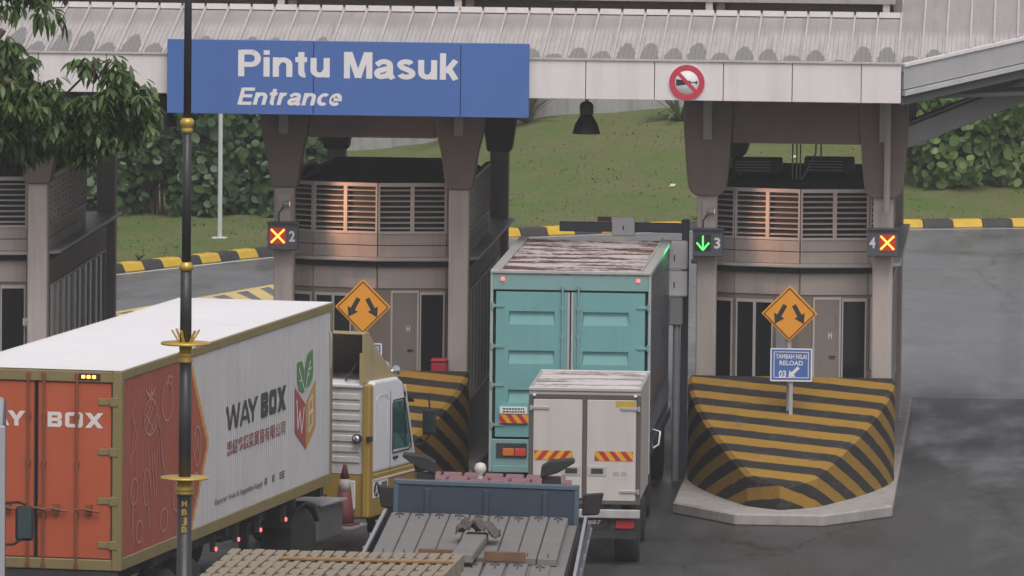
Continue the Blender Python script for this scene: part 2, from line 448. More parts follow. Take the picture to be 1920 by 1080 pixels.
# ------------------------------------------------------------------ plants beyond the road
def disc_leaf(m,c,nrm,r,asp=1.0):
    nrm=nrm.normalized(); a=nrm.orthogonal().normalized(); b=nrm.cross(a); th=random.uniform(0,6.28)
    a,b=a*math.cos(th)+b*math.sin(th),b*math.cos(th)-a*math.sin(th)
    vs=[c-nrm*r*.12]+[c+a*(r*math.cos(k*math.pi/4))+b*(r*asp*math.sin(k*math.pi/4)) for k in range(8)]
    m.add(vs,[(0,k+1,(k+1)%8+1) for k in range(8)])
BIGLEAF=leafmat("sea_grape_leaf",(.026,.062,.020),(.078,.150,.044),.38)
BARK=mat("bark",(.11,.09,.07),.9,var=.2,scale=6,bump=.5,bscale=30)
def bush(name,label,x,y,rx,ry,h,n,lr,seed,leaf=None):
    random.seed(seed)
    z0=terr(x,y)
    o=thing(name,label,"bush",(x,y,z0),0,"broad leaved bushes on the verge")
    m=MB(); m.smooth=True
    # overlapping lumps make the outline uneven
    lumps=[(random.uniform(-.72,.72)*rx,random.uniform(-.6,.4)*ry,random.uniform(.12,.76)*h,random.uniform(.30,.5)) for _ in range(26)]
    for i in range(n):
        lx,ly,lz,ls=random.choice(lumps)
        d=Vector((random.gauss(0,1),random.gauss(0,1),random.gauss(0,1))).normalized()
        q=random.uniform(.55,1.05)
        p=Vector((lx+d.x*rx*ls*q,ly+d.y*ry*ls*q,lz+d.z*h*ls*.75*q))
        if p.z<.05: p.z=abs(p.z)+.04
        nr=(d+Vector((0,-.5,.6))+Vector((random.gauss(0,.45),random.gauss(0,.45),random.gauss(0,.45))))
        disc_leaf(m,p,nr,lr*random.choice((.55,.7,.85,1.0,1.15))*random.uniform(.85,1.1),random.choice((.38,.5,.75,.9,1.0)))
    m.build("foliage",leaf or BIGLEAF,o)
    m=MB()
    for k in range(9):
        a=random.uniform(0,6.28); e=Vector((math.cos(a)*rx*.35,math.sin(a)*ry*.35,h*random.uniform(.4,.6)))
        m.tube([(random.uniform(-.3,.3),random.uniform(-.3,.3),-.1),tuple(e*.5+Vector((0,0,h*.12))),tuple(e)],[.04,.03,.015],6)
    m.build("stem",BARK,o)
    return o
bush("broad_leaf_bush","dark broad leaved bush on the verge, behind the left toll booth",-23.6,192.5,2.2,1.6,3.9,9500,.125,3)
bush("broad_leaf_bush","round leaved bush behind the black lamp post on the verge",-20.9,193.2,2.1,1.6,4.2,10000,.125,4)
bush("broad_leaf_bush","broad leaved bush right of the thin pale lighting column",-18.4,194.2,1.9,1.6,4.3,9500,.125,5)
LIGHTLEAF=leafmat("bright_bush_leaf",(.06,.12,.03),(.17,.27,.075),.42)
bush("broad_leaf_bush","bright green bush on the bank, right of the rightmost toll booth",-2.0,201.5,1.9,1.6,3.3,6500,.13,6,LIGHTLEAF)
bush("broad_leaf_bush","wide bush at the right end of the grass bank",1.9,202,2.3,1.6,3.0,6500,.13,7,LIGHTLEAF)
PALM=leafmat("spiky_leaf",(.07,.09,.045),(.17,.19,.11),.5)
def spiky(x,y,z,s,label,n=34,droop=.5,seed=1):
    random.seed(seed); m=MB()
    for i in range(n):
        a=random.uniform(0,6.28); L=s*random.uniform(.7,1.15); el=random.uniform(.35,1.35); dx,dy=math.cos(a),math.sin(a)
        pr=[]
        for k in range(5):
            q=k/4; hx=math.cos(el)*L*q; hz=math.sin(el)*L*q-droop*L*q*q*math.cos(el)
            pr.append((Vector((dx*hx,dy*hx,hz)),.045*s*(1-q)*(.5+q)+.004))
        sd_=Vector((-dy,dx,0))
        vs=[p+sd_*ww for p,ww in pr]+[p-sd_*ww for p,ww in pr]
        m.add(vs,[(k,k+1,k+6,k+5) for k in range(4)])
    o=m.build("spiky_plant",PALM,loc=(x,y,z)); tag(o,label,"plant",group="spiky plants by the wall")
spiky(-13.4,214.2,terr(-13.4,214.2),2.2,"tall spiky plant at the wall behind the blue sign's right edge",44,.35,1)
spiky(-15.0,212.8,terr(-15,212.8),2.0,"spiky plant seen above the middle toll booth roof",40,.4,6)
spiky(-9.3,212.5,terr(-9.3,212.5),1.9,"drooping spiky plant beside the haunch of the right toll booth",40,.6,2)
spiky(-23.0,186.5,terr(-23,186.5),3.0,"long leaved drooping plant rising behind the left toll booth",40,.75,3)
# ------------------------------------------------------------------ toll plaza
BAYS=[-18.03,-11.03,-4.03]; YC=136.0
SL=math.tan(R(11.5))
def roofz(y): return 7.08+(y-134)*SL
# roof metal: pans between ribs, fine seams, stains that the rain left at the eave of every pan
t=NT("roof_metal"); x=t.xyz()
u=t.math('FRACT',t.math('DIVIDE',t.math('ADD',x[0],100.0),.386)); cell=t.math('FLOOR',t.math('DIVIDE',t.math('ADD',x[0],100.0),.386))
wn=t.new("ShaderNodeTexWhiteNoise",noise_dimensions='1D'); t.link(cell,wn.inputs["W"]); rnd=wn.outputs["Value"]
yy=t.math('SUBTRACT',x[1],134.0)
nz=t.noise(6,4,.6)
far=t.ramp(x[0],-11.0,-14.0)
hgt=t.math('ADD',t.math('MULTIPLY_ADD',rnd,1.05,.25),t.math('MULTIPLY',far,.45))
du=t.math('DIVIDE',t.math('SUBTRACT',t.math('ADD',u,t.math('MULTIPLY',nz,.34)),.67),.42); dv=t.math('DIVIDE',yy,hgt)
el=t.math('ADD',t.math('MULTIPLY',du,du),t.math('MULTIPLY',dv,dv)); st=t.ramp(el,1.0,.9)
base=t.scale((.475,.45,.44),t.math('MULTIPLY_ADD',t.noise(1.0,5,.6,stretch=(6,.8,1)),.6,.68))
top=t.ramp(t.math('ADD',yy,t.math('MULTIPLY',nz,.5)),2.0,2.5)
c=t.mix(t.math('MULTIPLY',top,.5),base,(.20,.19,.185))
c=t.mix(t.math('MULTIPLY',st,.85),c,(.20,.195,.19))
drip=t.ramp(t.noise(1.0,5,.7,stretch=(7,.55,1)),.52,.72); c=t.mix(t.math('MULTIPLY',drip,.45),c,(.21,.195,.18))
ln=t.math('LESS_THAN',t.math('FRACT',t.math('MULTIPLY',u,5.0)),.11)
ln=t.math('MULTIPLY',ln,t.math('SUBTRACT',1.0,t.math('MULTIPLY',top,.85)))
c=t.mix(t.math('MULTIPLY',ln,.62),c,(.09,.082,.078))
ROOF=t.done(c,.55,0,.4)
RIB=mat("rib_metal",(.50,.47,.46),.5,var=.1,scale=2,streak=.2)
FASCIA=mat("fascia_white",(.74,.70,.695),.5,var=.05,scale=.8,streak=.22,dirt=(.40,.37,.34))
GREYMET=mat("grey_metal",(.30,.30,.31),.5,var=.1)
BROWN=mat("brown_render",(.18,.145,.132),.75,var=.1,scale=1.5,streak=.15)
COLM=mat("column_grey",(.455,.405,.372),.7,var=.1,scale=1,streak=.45,dirt=(.2,.17,.155))
DARK=mat("dark_soffit",(.10,.10,.105),.8,var=.1)
MAUVE=mat("mauve_band",(.20,.165,.165),.6,var=.08,streak=.2)
CREAM=mat("cream_post",(.62,.54,.47),.6,var=.06,streak=.15)
can=thing("toll_canopy","wide toll plaza canopy with ribbed metal roof, white fascia and tapered brown column heads","canopy",(0,0,0))
m=MB(); XL=-27.0
CH=[(-2.28,134.0),(-.9,135.3),(2.5,138.5),(2.5,150.0)]
poly=[(XL,134.0)]+CH+[(XL,150.0)]
vs=[(px,py,roofz(py)) for px,py in poly]+[(px,py,roofz(py)-.12) for px,py in poly]; n=len(poly)
m.add(vs,[tuple(range(n)),tuple(range(2*n-1,n-1,-1))]+[(i,i+n,(i+1)%n+n,(i+1)%n) for i in range(n)])
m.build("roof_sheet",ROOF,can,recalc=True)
m=MB(); k=math.ceil((XL+100)/.386)
while True:
    xr=k*.386-100; k+=1
    if xr>2.4: break
    y0=134.0
    if xr>-2.28: y0=134+(xr+2.28)*.942
    ye=137.02 if xr<-2.35 else 149.5
    m.bar((xr,y0+.01,roofz(y0+.01)+.012),(xr,ye,roofz(ye)+.012),.034,.075)
m.build("roof_rib",RIB,can)
# flashing along the head of the lower roof, then the clerestory band and upper roof
m=MB(); k=math.ceil((XL+100)/.386)
while True:
    xr=k*.386-100; k+=1
    if xr+.386>-2.2: break
    m.bar((xr+.02,136.98,roofz(136.98)+.06),(xr+.366,136.98,roofz(136.98)+.06),.06,.09)
m.build("roof_flashing",FASCIA,can)
m=MB(); m.box(XL,-2.42,137.06,137.34,7.55,7.745); m.build("ledge",mat("ledge_taupe",(.30,.265,.245),.7,var=.1,streak=.3),can,bevel=.01)
m=MB(); m.box(XL,-2.5,137.5,137.62,7.6,8.6); m.build("clerestory_panel",MAUVE,can)
CREAMX=[-19.6,-16.75,-12.68,-9.72,-5.54,-2.6]
for xp in CREAMX:
    m=MB(); m.box(xp-.06,xp+.06,137.14,137.28,7.745,8.5); m.build("clerestory_post",CREAM,can,bevel=.008)
    m=MB(); m.box(xp+.12,xp+.26,137.2,137.5,7.745,8.5); m.build("clerestory_mullion",MAUVE,can)
m=MB(); ur=[(XL,137.1),(-2.45,137.1),(-2.45,149),(XL,149)]
zz=lambda y: 8.02+(y-137.1)*SL
vs=[(a,b,zz(b)+.0) for a,b in ur]+[(a,b,zz(b)-.1) for a,b in ur]
m.add(vs,[(0,1,2,3),(7,6,5,4)]+[(i,i+4,(i+1)%4+4,(i+1)%4) for i in range(4)])
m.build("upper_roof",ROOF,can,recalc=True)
# front fascia panels
m=MB(); xs=[XL]; e=-2.28
seams=[-2.28,-2.93]+[-2.93-1.118*i for i in range(1,22)]
for a,b in zip(seams,seams[1:]): m.box(b+.006,a-.006,133.9,133.97,6.46,7.09)
m.build("fascia_panel",FASCIA,can,bevel=.006)
m=MB(); m.box(XL,-2.30,133.97,134.12,6.5,7.05); m.build("fascia_backing",DARK,can)
m=MB(); m.bar((XL,133.95,7.105),(-2.28,133.95,7.105),.16,.025); m.build("drip_edge",RIB,can)
# chamfered right corner: raking grey fascia with a pale top edge and gutter line
a=Vector((-2.24,134.03,0)); b=Vector((2.5,138.5,0))
for nm,mt,dz0,dz1,off,th in (("side_fascia",mat("side_fascia_grey",(.42,.42,.43),.55,var=.06,streak=.12),-.40,-.035,.0,.06),("side_drip_edge",FASCIA,-.03,.02,-.03,.1),("gutter_strip",mat("gutter_grey",(.5,.5,.51),.5),-.50,-.42,-.04,.09),("side_soffit_trim",DARK,-.66,-.52,.05,.06)):
    m=MB(); d=(b-a).normalized(); nn=Vector((d.y,-d.x,0))
    A=a-nn*off*1; B=b-nn*off
    za,zb=roofz(134.0),roofz(138.5)
    q=[A+Vector((0,0,za+dz0)),B+Vector((0,0,zb+dz0)),B+Vector((0,0,zb+dz1)),A+Vector((0,0,za+dz1))]
    q2=[p-nn*th for p in q]
    m.add(q+q2,[(0,1,2,3),(7,6,5,4),(0,4,5,1),(1,5,6,2),(2,6,7,3),(3,7,4,0)]); m.build(nm,mt,can,recalc=True)
for p,q in (((-2.3,136.1,5.75),(.9,138.4,6.95)),((-2.3,137.6,5.75),(1.6,140.5,7.2))):
    m=MB(); m.bar(p,q,.12,.34); m.build("corner_brace",GREYMET,can,bevel=.015)
HNG=mat('hanger_grey',(.3,.28,.275),.6)
# flat soffit
m=MB(); sp=[(XL,134.13),(-2.35,134.13),(2.3,138.6),(2.3,149.5),(XL,149.5)]
m.prism([(a,b) for a,b in sp],6.5,6.56); m.build("soffit",DARK,can)
# columns, tapered heads, cross beams
for bc in BAYS:
    for yc in (YC,146.0):
        for sx in (-1.45,1.45):
            xc=bc+sx
            m=MB(); m.box(xc-.165,xc+.165,yc-.165,yc+.165,0,4.83)
            m.build("column",COLM,can,bevel=.02)
            m=MB(); w0,w1=.225,.40
            if bc<-5: prof=[(-w0+.02,4.83),(w0-.02,4.83),(w0,4.90),(w1-.10,5.42),(w1-.03,5.7),(w1,5.95),(w1,6.5),(-w1,6.5),(-w1,5.95),(-w1+.03,5.7),(-w1+.10,5.42),(-w0,4.90)]
            else: prof=[(-.19,4.79),(.19,4.79),(.27,4.85),(.315,4.95),(.345,5.2),(.375,5.6),(w1,5.95),(w1,6.5),(-w1,6.5),(-w1,5.95),(-.375,5.6),(-.345,5.2),(-.315,4.95),(-.27,4.85)]
            m.prism([(xc+a,b) for a,b in prof],yc-.26,yc+.26,'y')
            m.build("column_head",BROWN,can,bevel=.025,seg=2)
        m=MB(); m.box(bc-1.06,bc+1.06,yc-.16,yc+.2,5.66,6.5); m.build("cross_beam",BROWN,can,bevel=.02)
    for sx in (-1.45,1.45):
        m=MB(); m.box(bc+sx-.2,bc+sx+.2,YC+.27,146-.27,5.95,6.5); m.build("long_beam",DARK,can)
        m=MB(); m.box(bc+sx-.075,bc+sx+.075,135.58,135.70,5.72,6.5); m.build("fascia_hanger",HNG,can,bevel=.01)
m=MB(); px=-2.55; m.tube([(px+.03,135.62,6.42),(px+.03,135.62,4.55)],.055,10); m.build("downpipe",mat("downpipe_grey",(.34,.32,.32),.5),can)
m=MB(); m.tube([(px-.65,135.4,6.40),(px+.03,135.62,6.42)],.05,8); m.build("downpipe_elbow",GREYMET,can)

# ------------------------------------------------------------------ islands
for bc in BAYS:
    m=MB(); pl=[(bc-1.75,150),(bc-1.75,131.2),(bc-.7,129.6),(bc+.7,129.6),(bc+1.75,131.2),(bc+1.75,150)]
    m.prism(pl,0,.2); tag(m.build("traffic_island",CONC,bevel=.03),kind="structure")

# ------------------------------------------------------------------ booths
PANEL=mat("booth_panel",(.42,.375,.345),.6,var=.1,scale=1,streak=.4,dirt=(.16,.14,.125))
LOUV=mat("louvre_grey",(.53,.495,.47),.5,var=.06,scale=2,streak=.1)
BLACK=mat("black_membrane",(.035,.036,.038),.8,var=.1)
GLASS=flat("booth_glass",(.018,.02,.022),.12)
WALLB=mat("booth_wall",(.245,.20,.165),.65,var=.13,scale=1,streak=.5,dirt=(.13,.115,.1))
DOORM=mat("booth_door",(.25,.225,.20),.5,var=.1,streak=.35,grime=.2)
STEEL=mat("brushed_steel",(.55,.55,.56),.35,metal=.6,var=.06)
LED=mat("ledge_trim",(.42,.41,.40),.45,var=.06)
OUT=[(-1.5,9.6),(-1.5,.75),(-1.0,.45),(.08,.2),(1.2,.45),(1.5,.75),(1.5,9.6)]
UP=[(-1.5,6.1),(-1.5,.75),(-1.0,.45),(.08,.2),(1.2,.45),(1.5,.75),(1.5,6.1)]
def frect(m,p0,p1,t0,t1,z0,z1,off,th):
    p0=Vector(p0);p1=Vector(p1);d=p1-p0;L=d.length;d/=L;n=Vector((d.y,-d.x))
    a=p0+d*(t0*L)+n*off;b=p0+d*(t1*L)+n*off;c=b-n*th;e=a-n*th
    q=[a,b,c,e]
    m.add([(p.x,p.y,z0) for p in q]+[(p.x,p.y,z1) for p in q],[(3,2,1,0),(4,5,6,7),(0,1,5,4),(1,2,6,5),(2,3,7,6),(3,0,4,7)])
def make_booth(label,loc):
    o=thing("toll_booth",label,"toll booth",loc,0,"toll booths under the canopy")
    m=MB(); m.prism(OUT,.2,3.58); m.build("wall",WALLB,o,recalc=True)
    m=MB(); m.prism(offset_poly(OUT,.24),3.60,3.655); m.build("ledge",LED,o,bevel=.012,recalc=True)
    m=MB(); m.prism(offset_poly(OUT,.10),3.5,3.6); m.build("ledge_underside",BLACK,o,recalc=True)
    E=list(zip(UP,UP[1:]))
    m=MB()
    for p,q in E:
        frect(m,p,q,.004,.996,3.66,3.845,.03,.06); frect(m,p,q,.004,.996,3.86,4.04,.03,.06)
    m.build("parapet_panel",PANEL,o,recalc=True)
    m=MB(); m.prism(UP,3.655,4.0); m.build("roof_deck",BLACK,o,recalc=True)
    # louvre frame + slats
    fr=MB(); sl=MB()
    for p,q in E:
        L=(Vector(q)-Vector(p)).length; k=max(1,round(L/.56))
        for i in range(k+1):
            tt=i/k; hw=.03/L
            frect(fr,p,q,max(0,tt-hw),min(1,tt+hw),4.04,4.87,.045,.07)
        frect(fr,p,q,0,1,4.83,4.89,.05,.08); frect(fr,p,q,0,1,4.045,4.085,.05,.08)
        for i in range(8):
            z=4.14+i*.09
            p0=Vector(p);p1=Vector(q);d=(p1-p0).normalized();n=Vector((d.y,-d.x))
            a0=p0+n*.035;a1=p1+n*.035;b0=p0-n*.02;b1=p1-n*.02
            sl.add([(a0.x,a0.y,z),(a1.x,a1.y,z),(b1.x,b1.y,z+.012),(b0.x,b0.y,z+.012),(a0.x,a0.y,z-.014),(a1.x,a1.y,z-.014),(b1.x,b1.y,z-.002),(b0.x,b0.y,z-.002)],
                   [(0,1,2,3),(7,6,5,4),(0,4,5,1),(1,5,6,2),(2,6,7,3),(3,7,4,0)])
    m=MB()
    for p,q in E: frect(m,p,q,.01,.99,4.02,4.84,-.045,.015)
    m.build("louvre_backing",BLACK,o,recalc=True)
    m=MB(); A_=offset_poly(UP,-.07); B_=offset_poly(UP,-.45); n_=len(A_)
    m.add([(a,b,4.80) for a,b in A_]+[(a,b,4.97) for a,b in B_],[tuple(range(n_,2*n_))]+[(i,(i+1)%n_,(i+1)%n_+n_,i+n_) for i in range(n_)]); m.build("roof_cover",BLACK,o,recalc=True)
    fr.build("louvre_frame",LOUV,o,recalc=True); sl.build("louvre_screen",LOUV,o,recalc=True)
    # front: glazing on the left facets, wall panel, door and dark glazing on the right facets
    F=list(zip(OUT,OUT[1:]))
    def win(name,e,t0,t1,z0,z1,mt,par,off=.02,th=.04):
        m=MB(); frect(m,*F[e],t0,t1,z0,z1,off,th); return m.build(name,mt,par,recalc=True)
    def glazed(e,t0,t1,z0,z1,mull=0):
        m=MB(); L=(Vector(F[e][1])-Vector(F[e][0])).length; wv=.045/L
        frect(m,*F[e],t0,t1,z1-.05,z1,.04,.06);frect(m,*F[e],t0,t1,z0,z0+.05,.04,.06)
        for i in range(mull+2):
            tt=t0+(t1-t0)*i/(mull+1); frect(m,*F[e],max(t0,tt-wv/2),min(t1,tt+wv/2),z0+.05,z1-.05,.038,.06)
        f=m.build("window",LOUV,o,recalc=True)
        m=MB(); frect(m,*F[e],t0,t1,z0,z1,.012,.03); m.build("pane",GLASS,f,recalc=True)
    glazed(1,.05,.95,1.3,3.05); glazed(2,.03,.60,1.3,3.05,1); glazed(4,.1,.95,1.9,3.1); glazed(3,.62,.98,1.35,3.08)
    # fascia band of pale panels under the ledge
    m=MB()
    for e in (1,2,3,4):
        frect(m,*F[e],.01,.99,3.14,3.5,.03,.05)
    m.build("panel_band",PANEL,o,recalc=True)
    d=win("door",3,.22,.58,.22,3.06,DOORM,o,.035,.06)
    m=MB(); p=Vector(F[3][0]).lerp(Vector(F[3][1]),.54); m.tube([(p.x-.10,p.y-.085,2.12),(p.x,p.y-.07,2.12)],.012,6); m.build("door_handle",BLACK,d)
    m=MB(); p=Vector(F[3][0]).lerp(Vector(F[3][1]),.45); dv=(Vector(F[3][1])-Vector(F[3][0])).normalized()
    m.text("H",(p.x-.02,p.y-.045,2.42),(dv.x,dv.y,0),(0,0,1),.06,.10,.03); m.build("door_letter",FASCIA,d)
    # door frame, conduit, junction box, vent and skirting on the front
    m=MB()
    for a,b in ((.195,.22),(.58,.605)): frect(m,*F[3],a,b,.22,3.10,.045,.07)
    frect(m,*F[3],.22,.58,3.06,3.10,.045,.07); m.build("door_frame",LOUV,o,recalc=True)
    m=MB()
    for e in (1,2,4): frect(m,*F[e],.0,1.0,.2,.36,.03,.05)
    m.build("skirting",BLACK,o,recalc=True)
    q=Vector(F[2][0]).lerp(Vector(F[2][1]),.72); m=MB(); m.tube([(q.x,q.y-.03,1.3),(q.x,q.y-.03,3.1)],.014,6); m.build("conduit",GREYMET,o)
    win("junction_box",2,.66,.80,2.25,2.55,GREYMET,o,.07,.09)
    vt=win("vent",2,.84,.97,2.6,2.95,LOUV,o,.035,.05)
    win("vent_opening",2,.86,.95,2.64,2.91,BLACK,vt,.037,.02)
    # side windows with mullions
    for e in (0,5):
        for i in range(5):
            a=.05+i*.18; glazed(e,a,a+.165,1.15,3.05,1)
    return o
B0=make_booth("left toll booth, behind the drooping tree, beside the white container roof",(BAYS[0],YC,0))
B1=dup(B0,(BAYS[1],YC,0),label="middle toll booth under the blue entrance sign")
B2=dup(B0,(BAYS[2],YC,0),label="right toll booth between the green arrow and the lane four cross")

m=MB(); m.box(-.12,.12,-.012,.0,0,.12); nb=m.build('notice',FASCIA,loc=(-16.75,136.30,2.42)); nb.parent=None
tag(nb,'small white notice on the left booth front beside the grey column','notice')
m=MB(); m.box(-.09,.09,-.0145,-.0125,.02,.07); nl=m.build('print',LOUV,nb)
# air conditioners and cables on the right booth's roof
ACM=mat("condenser_dark",(.07,.07,.072),.6,var=.1)
def condenser(x,y,label):
    o=thing("air_conditioner",label,"air conditioner",(x,y,4.965),0,"condensers on the booth roofs")
    m=MB(); m.box(-.42,.42,-.17,.17,.04,.30); m.build("casing",ACM,o,bevel=.02)
    m=MB()
    for i in range(4): m.box(-.36,.22,-.185,-.172,.08+i*.05,.095+i*.05)
    m.build("grille",GREYMET,o)
    for sx in (-.3,.3):
        m=MB(); m.box(sx-.04,sx+.04,-.15,.15,0,.04); m.build("foot",BLACK,o)
condenser(-4.75,138.4,"black condenser on the right booth roof, left of the cables")
condenser(-3.55,138.8,"black condenser on the right booth roof, right of the cables")
m=MB(); 
for xo in (0,.07,.13): m.tube([(-4.13+xo,137.4,4.93),(-4.13+xo,137.4,6.4)],.012,6)
m.tube([(-4.0,137.4,4.93),(-3.9,137.4,5.1),(-3.75,137.5,5.4),(-3.72,137.5,6.3)],.016,6); m.tube([(-3.66,137.5,5.3),(-3.66,137.5,6.4)],.014,6)
tag(m.build("cable_drop",mat("cable_grey",(.25,.25,.25),.6)),"thin grey cables dropping to the right booth roof","cable")

# ------------------------------------------------------------------ signs
BLUE=mat("sign_blue",(.070,.155,.42),.45,var=.05,scale=.8,streak=.05,dirt=(.2,.25,.4))
WHITEP=mat("sign_white",(.78,.76,.76),.5,var=.03,grime=.08,dirt=(.4,.38,.38))
s=thing("entrance_sign","large blue board reading Pintu Masuk, Entrance, on the canopy fascia","sign",(-11.26,133.74,6.75))
m=MB()
cuts=[-2.95,-.52,1.87,2.95]; 
for a,b in ((-2.95,-.565),(-.555,1.83),(1.84,2.95)): m.box(a,b,-.05,.05,-.6,.605)
m.build("board",BLUE,s,bevel=.006)
m=MB(); m.box(-2.93,2.93,.05,.15,-.57,.57); m.build("backing_frame",GREYMET,s)
m=MB(); 
stroke_text(m,"Pintu",(-1.79,-.054,.015),(1,0,0),(0,0,1),1.50,.43); m.build("lettering",WHITEP,s); m=MB(); stroke_text(m,"Masuk",(-.065,-.054,.005),(1,0,0),(0,0,1),1.88,.43)
m.build("lettering",WHITEP,s)
m=MB(); stroke_text(m,"Entrance",(-1.80,-.054,-.445),(1,0,0),(0,0,1),1.68,.275,.26); m.build("lettering",WHITEP,s)

RED=mat("sign_red",(.55,.045,.085),.5,var=.05)
s=thing("no_horn_sign","round red and white no horn sign on the canopy fascia","sign",(-5.755,133.88,6.755))
def ring(m,r0,r1,y,n=40):
    for i in range(n):
        a,b=2*math.pi*i/n,2*math.pi*(i+1)/n
        m.face([(r0*math.cos(a),y,r0*math.sin(a)),(r1*math.cos(a),y,r1*math.sin(a)),(r1*math.cos(b),y,r1*math.sin(b)),(r0*math.cos(b),y,r0*math.sin(b))])
m=MB(); m.lathe([(.29,-.01),(.29,.012)],40,axis='y'); m.build("plate",WHITEP,s)
m=MB(); ring(m,.195,.288,-.014); m.bar((-.155,-.015,.165),(.155,-.015,-.155),.004,.058,up=(.7,0,.7)); m.build("red_ring",RED,s,recalc=False)
m=MB(); HB=flat("sign_black",(.03,.032,.034),.5)
m.face([(-.175,-.0125,.045),(-.175,-.0125,-.045),(-.15,-.0125,-.055),(-.02,-.0125,-.035),(.06,-.0125,-.03),(.07,-.0125,-.008),(.135,-.0125,-.008),(.15,-.0125,-.028),(.172,-.0125,-.022),(.172,-.0125,.022),(.15,-.0125,.028),(.135,-.0125,.008),(.07,-.0125,.008),(.05,-.0125,.028),(-.02,-.0125,.028),(-.15,-.0125,.052)][::1])
m.build("horn_symbol",HB,s)

# high bay lamps under the canopy edge
LBK=mat("lamp_black",(.03,.03,.032),.45,var=.1)
def hibay(x,label):
    o=thing("high_bay_lamp",label,"lamp",(x,135.5,5.8),0,"black high bay lamps under the canopy")
    m=MB(); m.smooth=True
    m.lathe([(.228,0),(.225,.02),(.185,.16),(.125,.26),(.105,.30)],20); m.build("reflector",LBK,o,recalc=True)
    m=MB(); m.lathe([(.095,.30),(.112,.34),(.115,.46),(.09,.51),(.05,.53)],16); m.build("ballast",LBK,o,recalc=True)
    m=MB(); m.tube([(0,0,.53),(0,0,.70)],.02,6); m.build("stem",LBK,o)
    return o
dup_lab="dark bell lamp hanging behind the cross beam of the middle booth"
h0=hibay(-7.47,"black bell lamp hanging over the lane right of the entrance sign")
dup(h0,(-14.45,135.5,5.82),label="dark bell lamp hanging under the left end of the blue sign")
dup(h0,(-12.35,142.0,5.62),label=dup_lab)

# lane signals
SLATE=mat("signal_slate",(.085,.10,.125),.5,var=.06)
EM_R=flat("led_amber",(1.0,.42,.06),.5,emit=2.6); EM_RG=flat("led_red_field",(.42,.03,.015),.5,emit=.35); EM_G=flat("led_green",(.08,1.0,.12),.5,emit=2.6)
def signal(x,zc,num,kind,numleft,label):
    o=thing("lane_signal",label,"lane signal",(x,135.62,zc),0,"lane signals on the booth columns")
    m=MB(); m.box(-.25,.25,-.10,.16,-.23,.23); m.build("housing",SLATE,o,bevel=.012)
    m=MB(); m.box(-.26,.26,-.16,-.09,.215,.24); m.build("visor",SLATE,o)
    cx=.08 if numleft else -.08; yF=-.106
    m=MB(); m.box(cx-.135,cx+.135,yF-.004,yF+.01,-.135,.135); fld=m.build("signal_face",EM_RG if kind=='x' else BLACK,o)
    m=MB(); y=yF-.012
    if kind=='x':
        for sg in (-1,1): m.bar((cx-.11,y,-.11*sg),(cx+.11,y-.001*sg,.11*sg),.006,.03,up=(0,0,1))
        m.build("led_cross",EM_R,o)
    else:
        m.bar((cx,y,-.115),(cx,y,.115),.006,.022,up=(1,0,0)); m.bar((cx-.10,y-.001,.0),(cx,y-.001,-.12),.006,.022,up=(1,0,.9)); m.bar((cx+.10,y-.002,.0),(cx,y-.002,-.12),.006,.022,up=(1,0,-.9))
        m.build("led_arrow",EM_G,o)
        ld=bpy.data.lights.new("arrow_glow","SPOT"); ld.energy=45; ld.color=(.05,1,.30); ld.spot_size=R(80); ld.spot_blend=.6; ld.shadow_soft_size=.1
        lo=bpy.data.objects.new("arrow_glow",ld); COL.objects.link(lo); lo.parent=o; lo.location=(-.10,-.14,-.02); lo.rotation_euler=Vector((.85,1.0,.05)).to_track_quat('Z','Y').to_euler()
    m=MB(); tx=-.215 if numleft else .105
    m.text(num,(tx,-.104,-.085),(1,0,0),(0,0,1),.10,.175,.03); m.build("lane_number",WHITEP,o)
signal(-12.47,4.035,"2",'x',False,"lane signal 2 with a lit amber cross on the middle booth's column")
signal(-5.45,4.03,"3",'a',False,"lane signal 3 with a lit green down arrow")
signal(-2.58,4.075,"4",'x',True,"lane signal 4 with a lit amber cross, its number on the left")

# floodlights clamped to the columns, shining warm light along the booth fronts
SOD=flat("lamp_lens",(1.0,.55,.25),.3,emit=1.0)
def flood(x,z,label,e):
    o=thing("flood_lamp",label,"flood lamp",(x,135.80,z),0,"floodlights clamped to booth columns")
    m=MB(); m.box(-.11,.11,-.012,.02,-.24,.22); m.build("back_plate",COLM,o,bevel=.005)
    m=MB(); m.tube([(0,-.01,.05),(.02,-.07,.06),(.04,-.10,.03)],.02,6); m.build("bracket",STEEL,o)
    m=MB(); m.lathe([(.035,-.07),(.05,-.03),(.055,.05)],12,(.045,-.13,.06),'x'); hd=m.build("lamp_body",GREYMET,o)
    m=MB(); m.lathe([(.045,.051),(.04,.056)],12,(.045,-.13,.06),'x'); m.build("lens",SOD,o)
    m=MB(); m.tube([(-.02,-.02,.0),(-.09,-.03,-.1),(-.09,-.02,-.3)],.012,6); m.build("cable",LBK,o)
    ld=bpy.data.lights.new("flood_light","SPOT"); ld.energy=e; ld.color=(1,.50,.28); ld.spot_size=R(120); ld.spot_blend=.5; ld.shadow_soft_size=.06
    lo=bpy.data.objects.new("flood_light",ld); COL.objects.link(lo); lo.parent=o; lo.location=(.14,-.16,.06)
    lo.rotation_euler=Vector((-1.2,-.0,.18)).to_track_quat('Z','Y').to_euler()
flood(-12.47,4.50,"small floodlight with a cable on the column above lane signal 2",75)
flood(-5.45,4.48,"small floodlight with a cable on the column above lane signal 3",50)

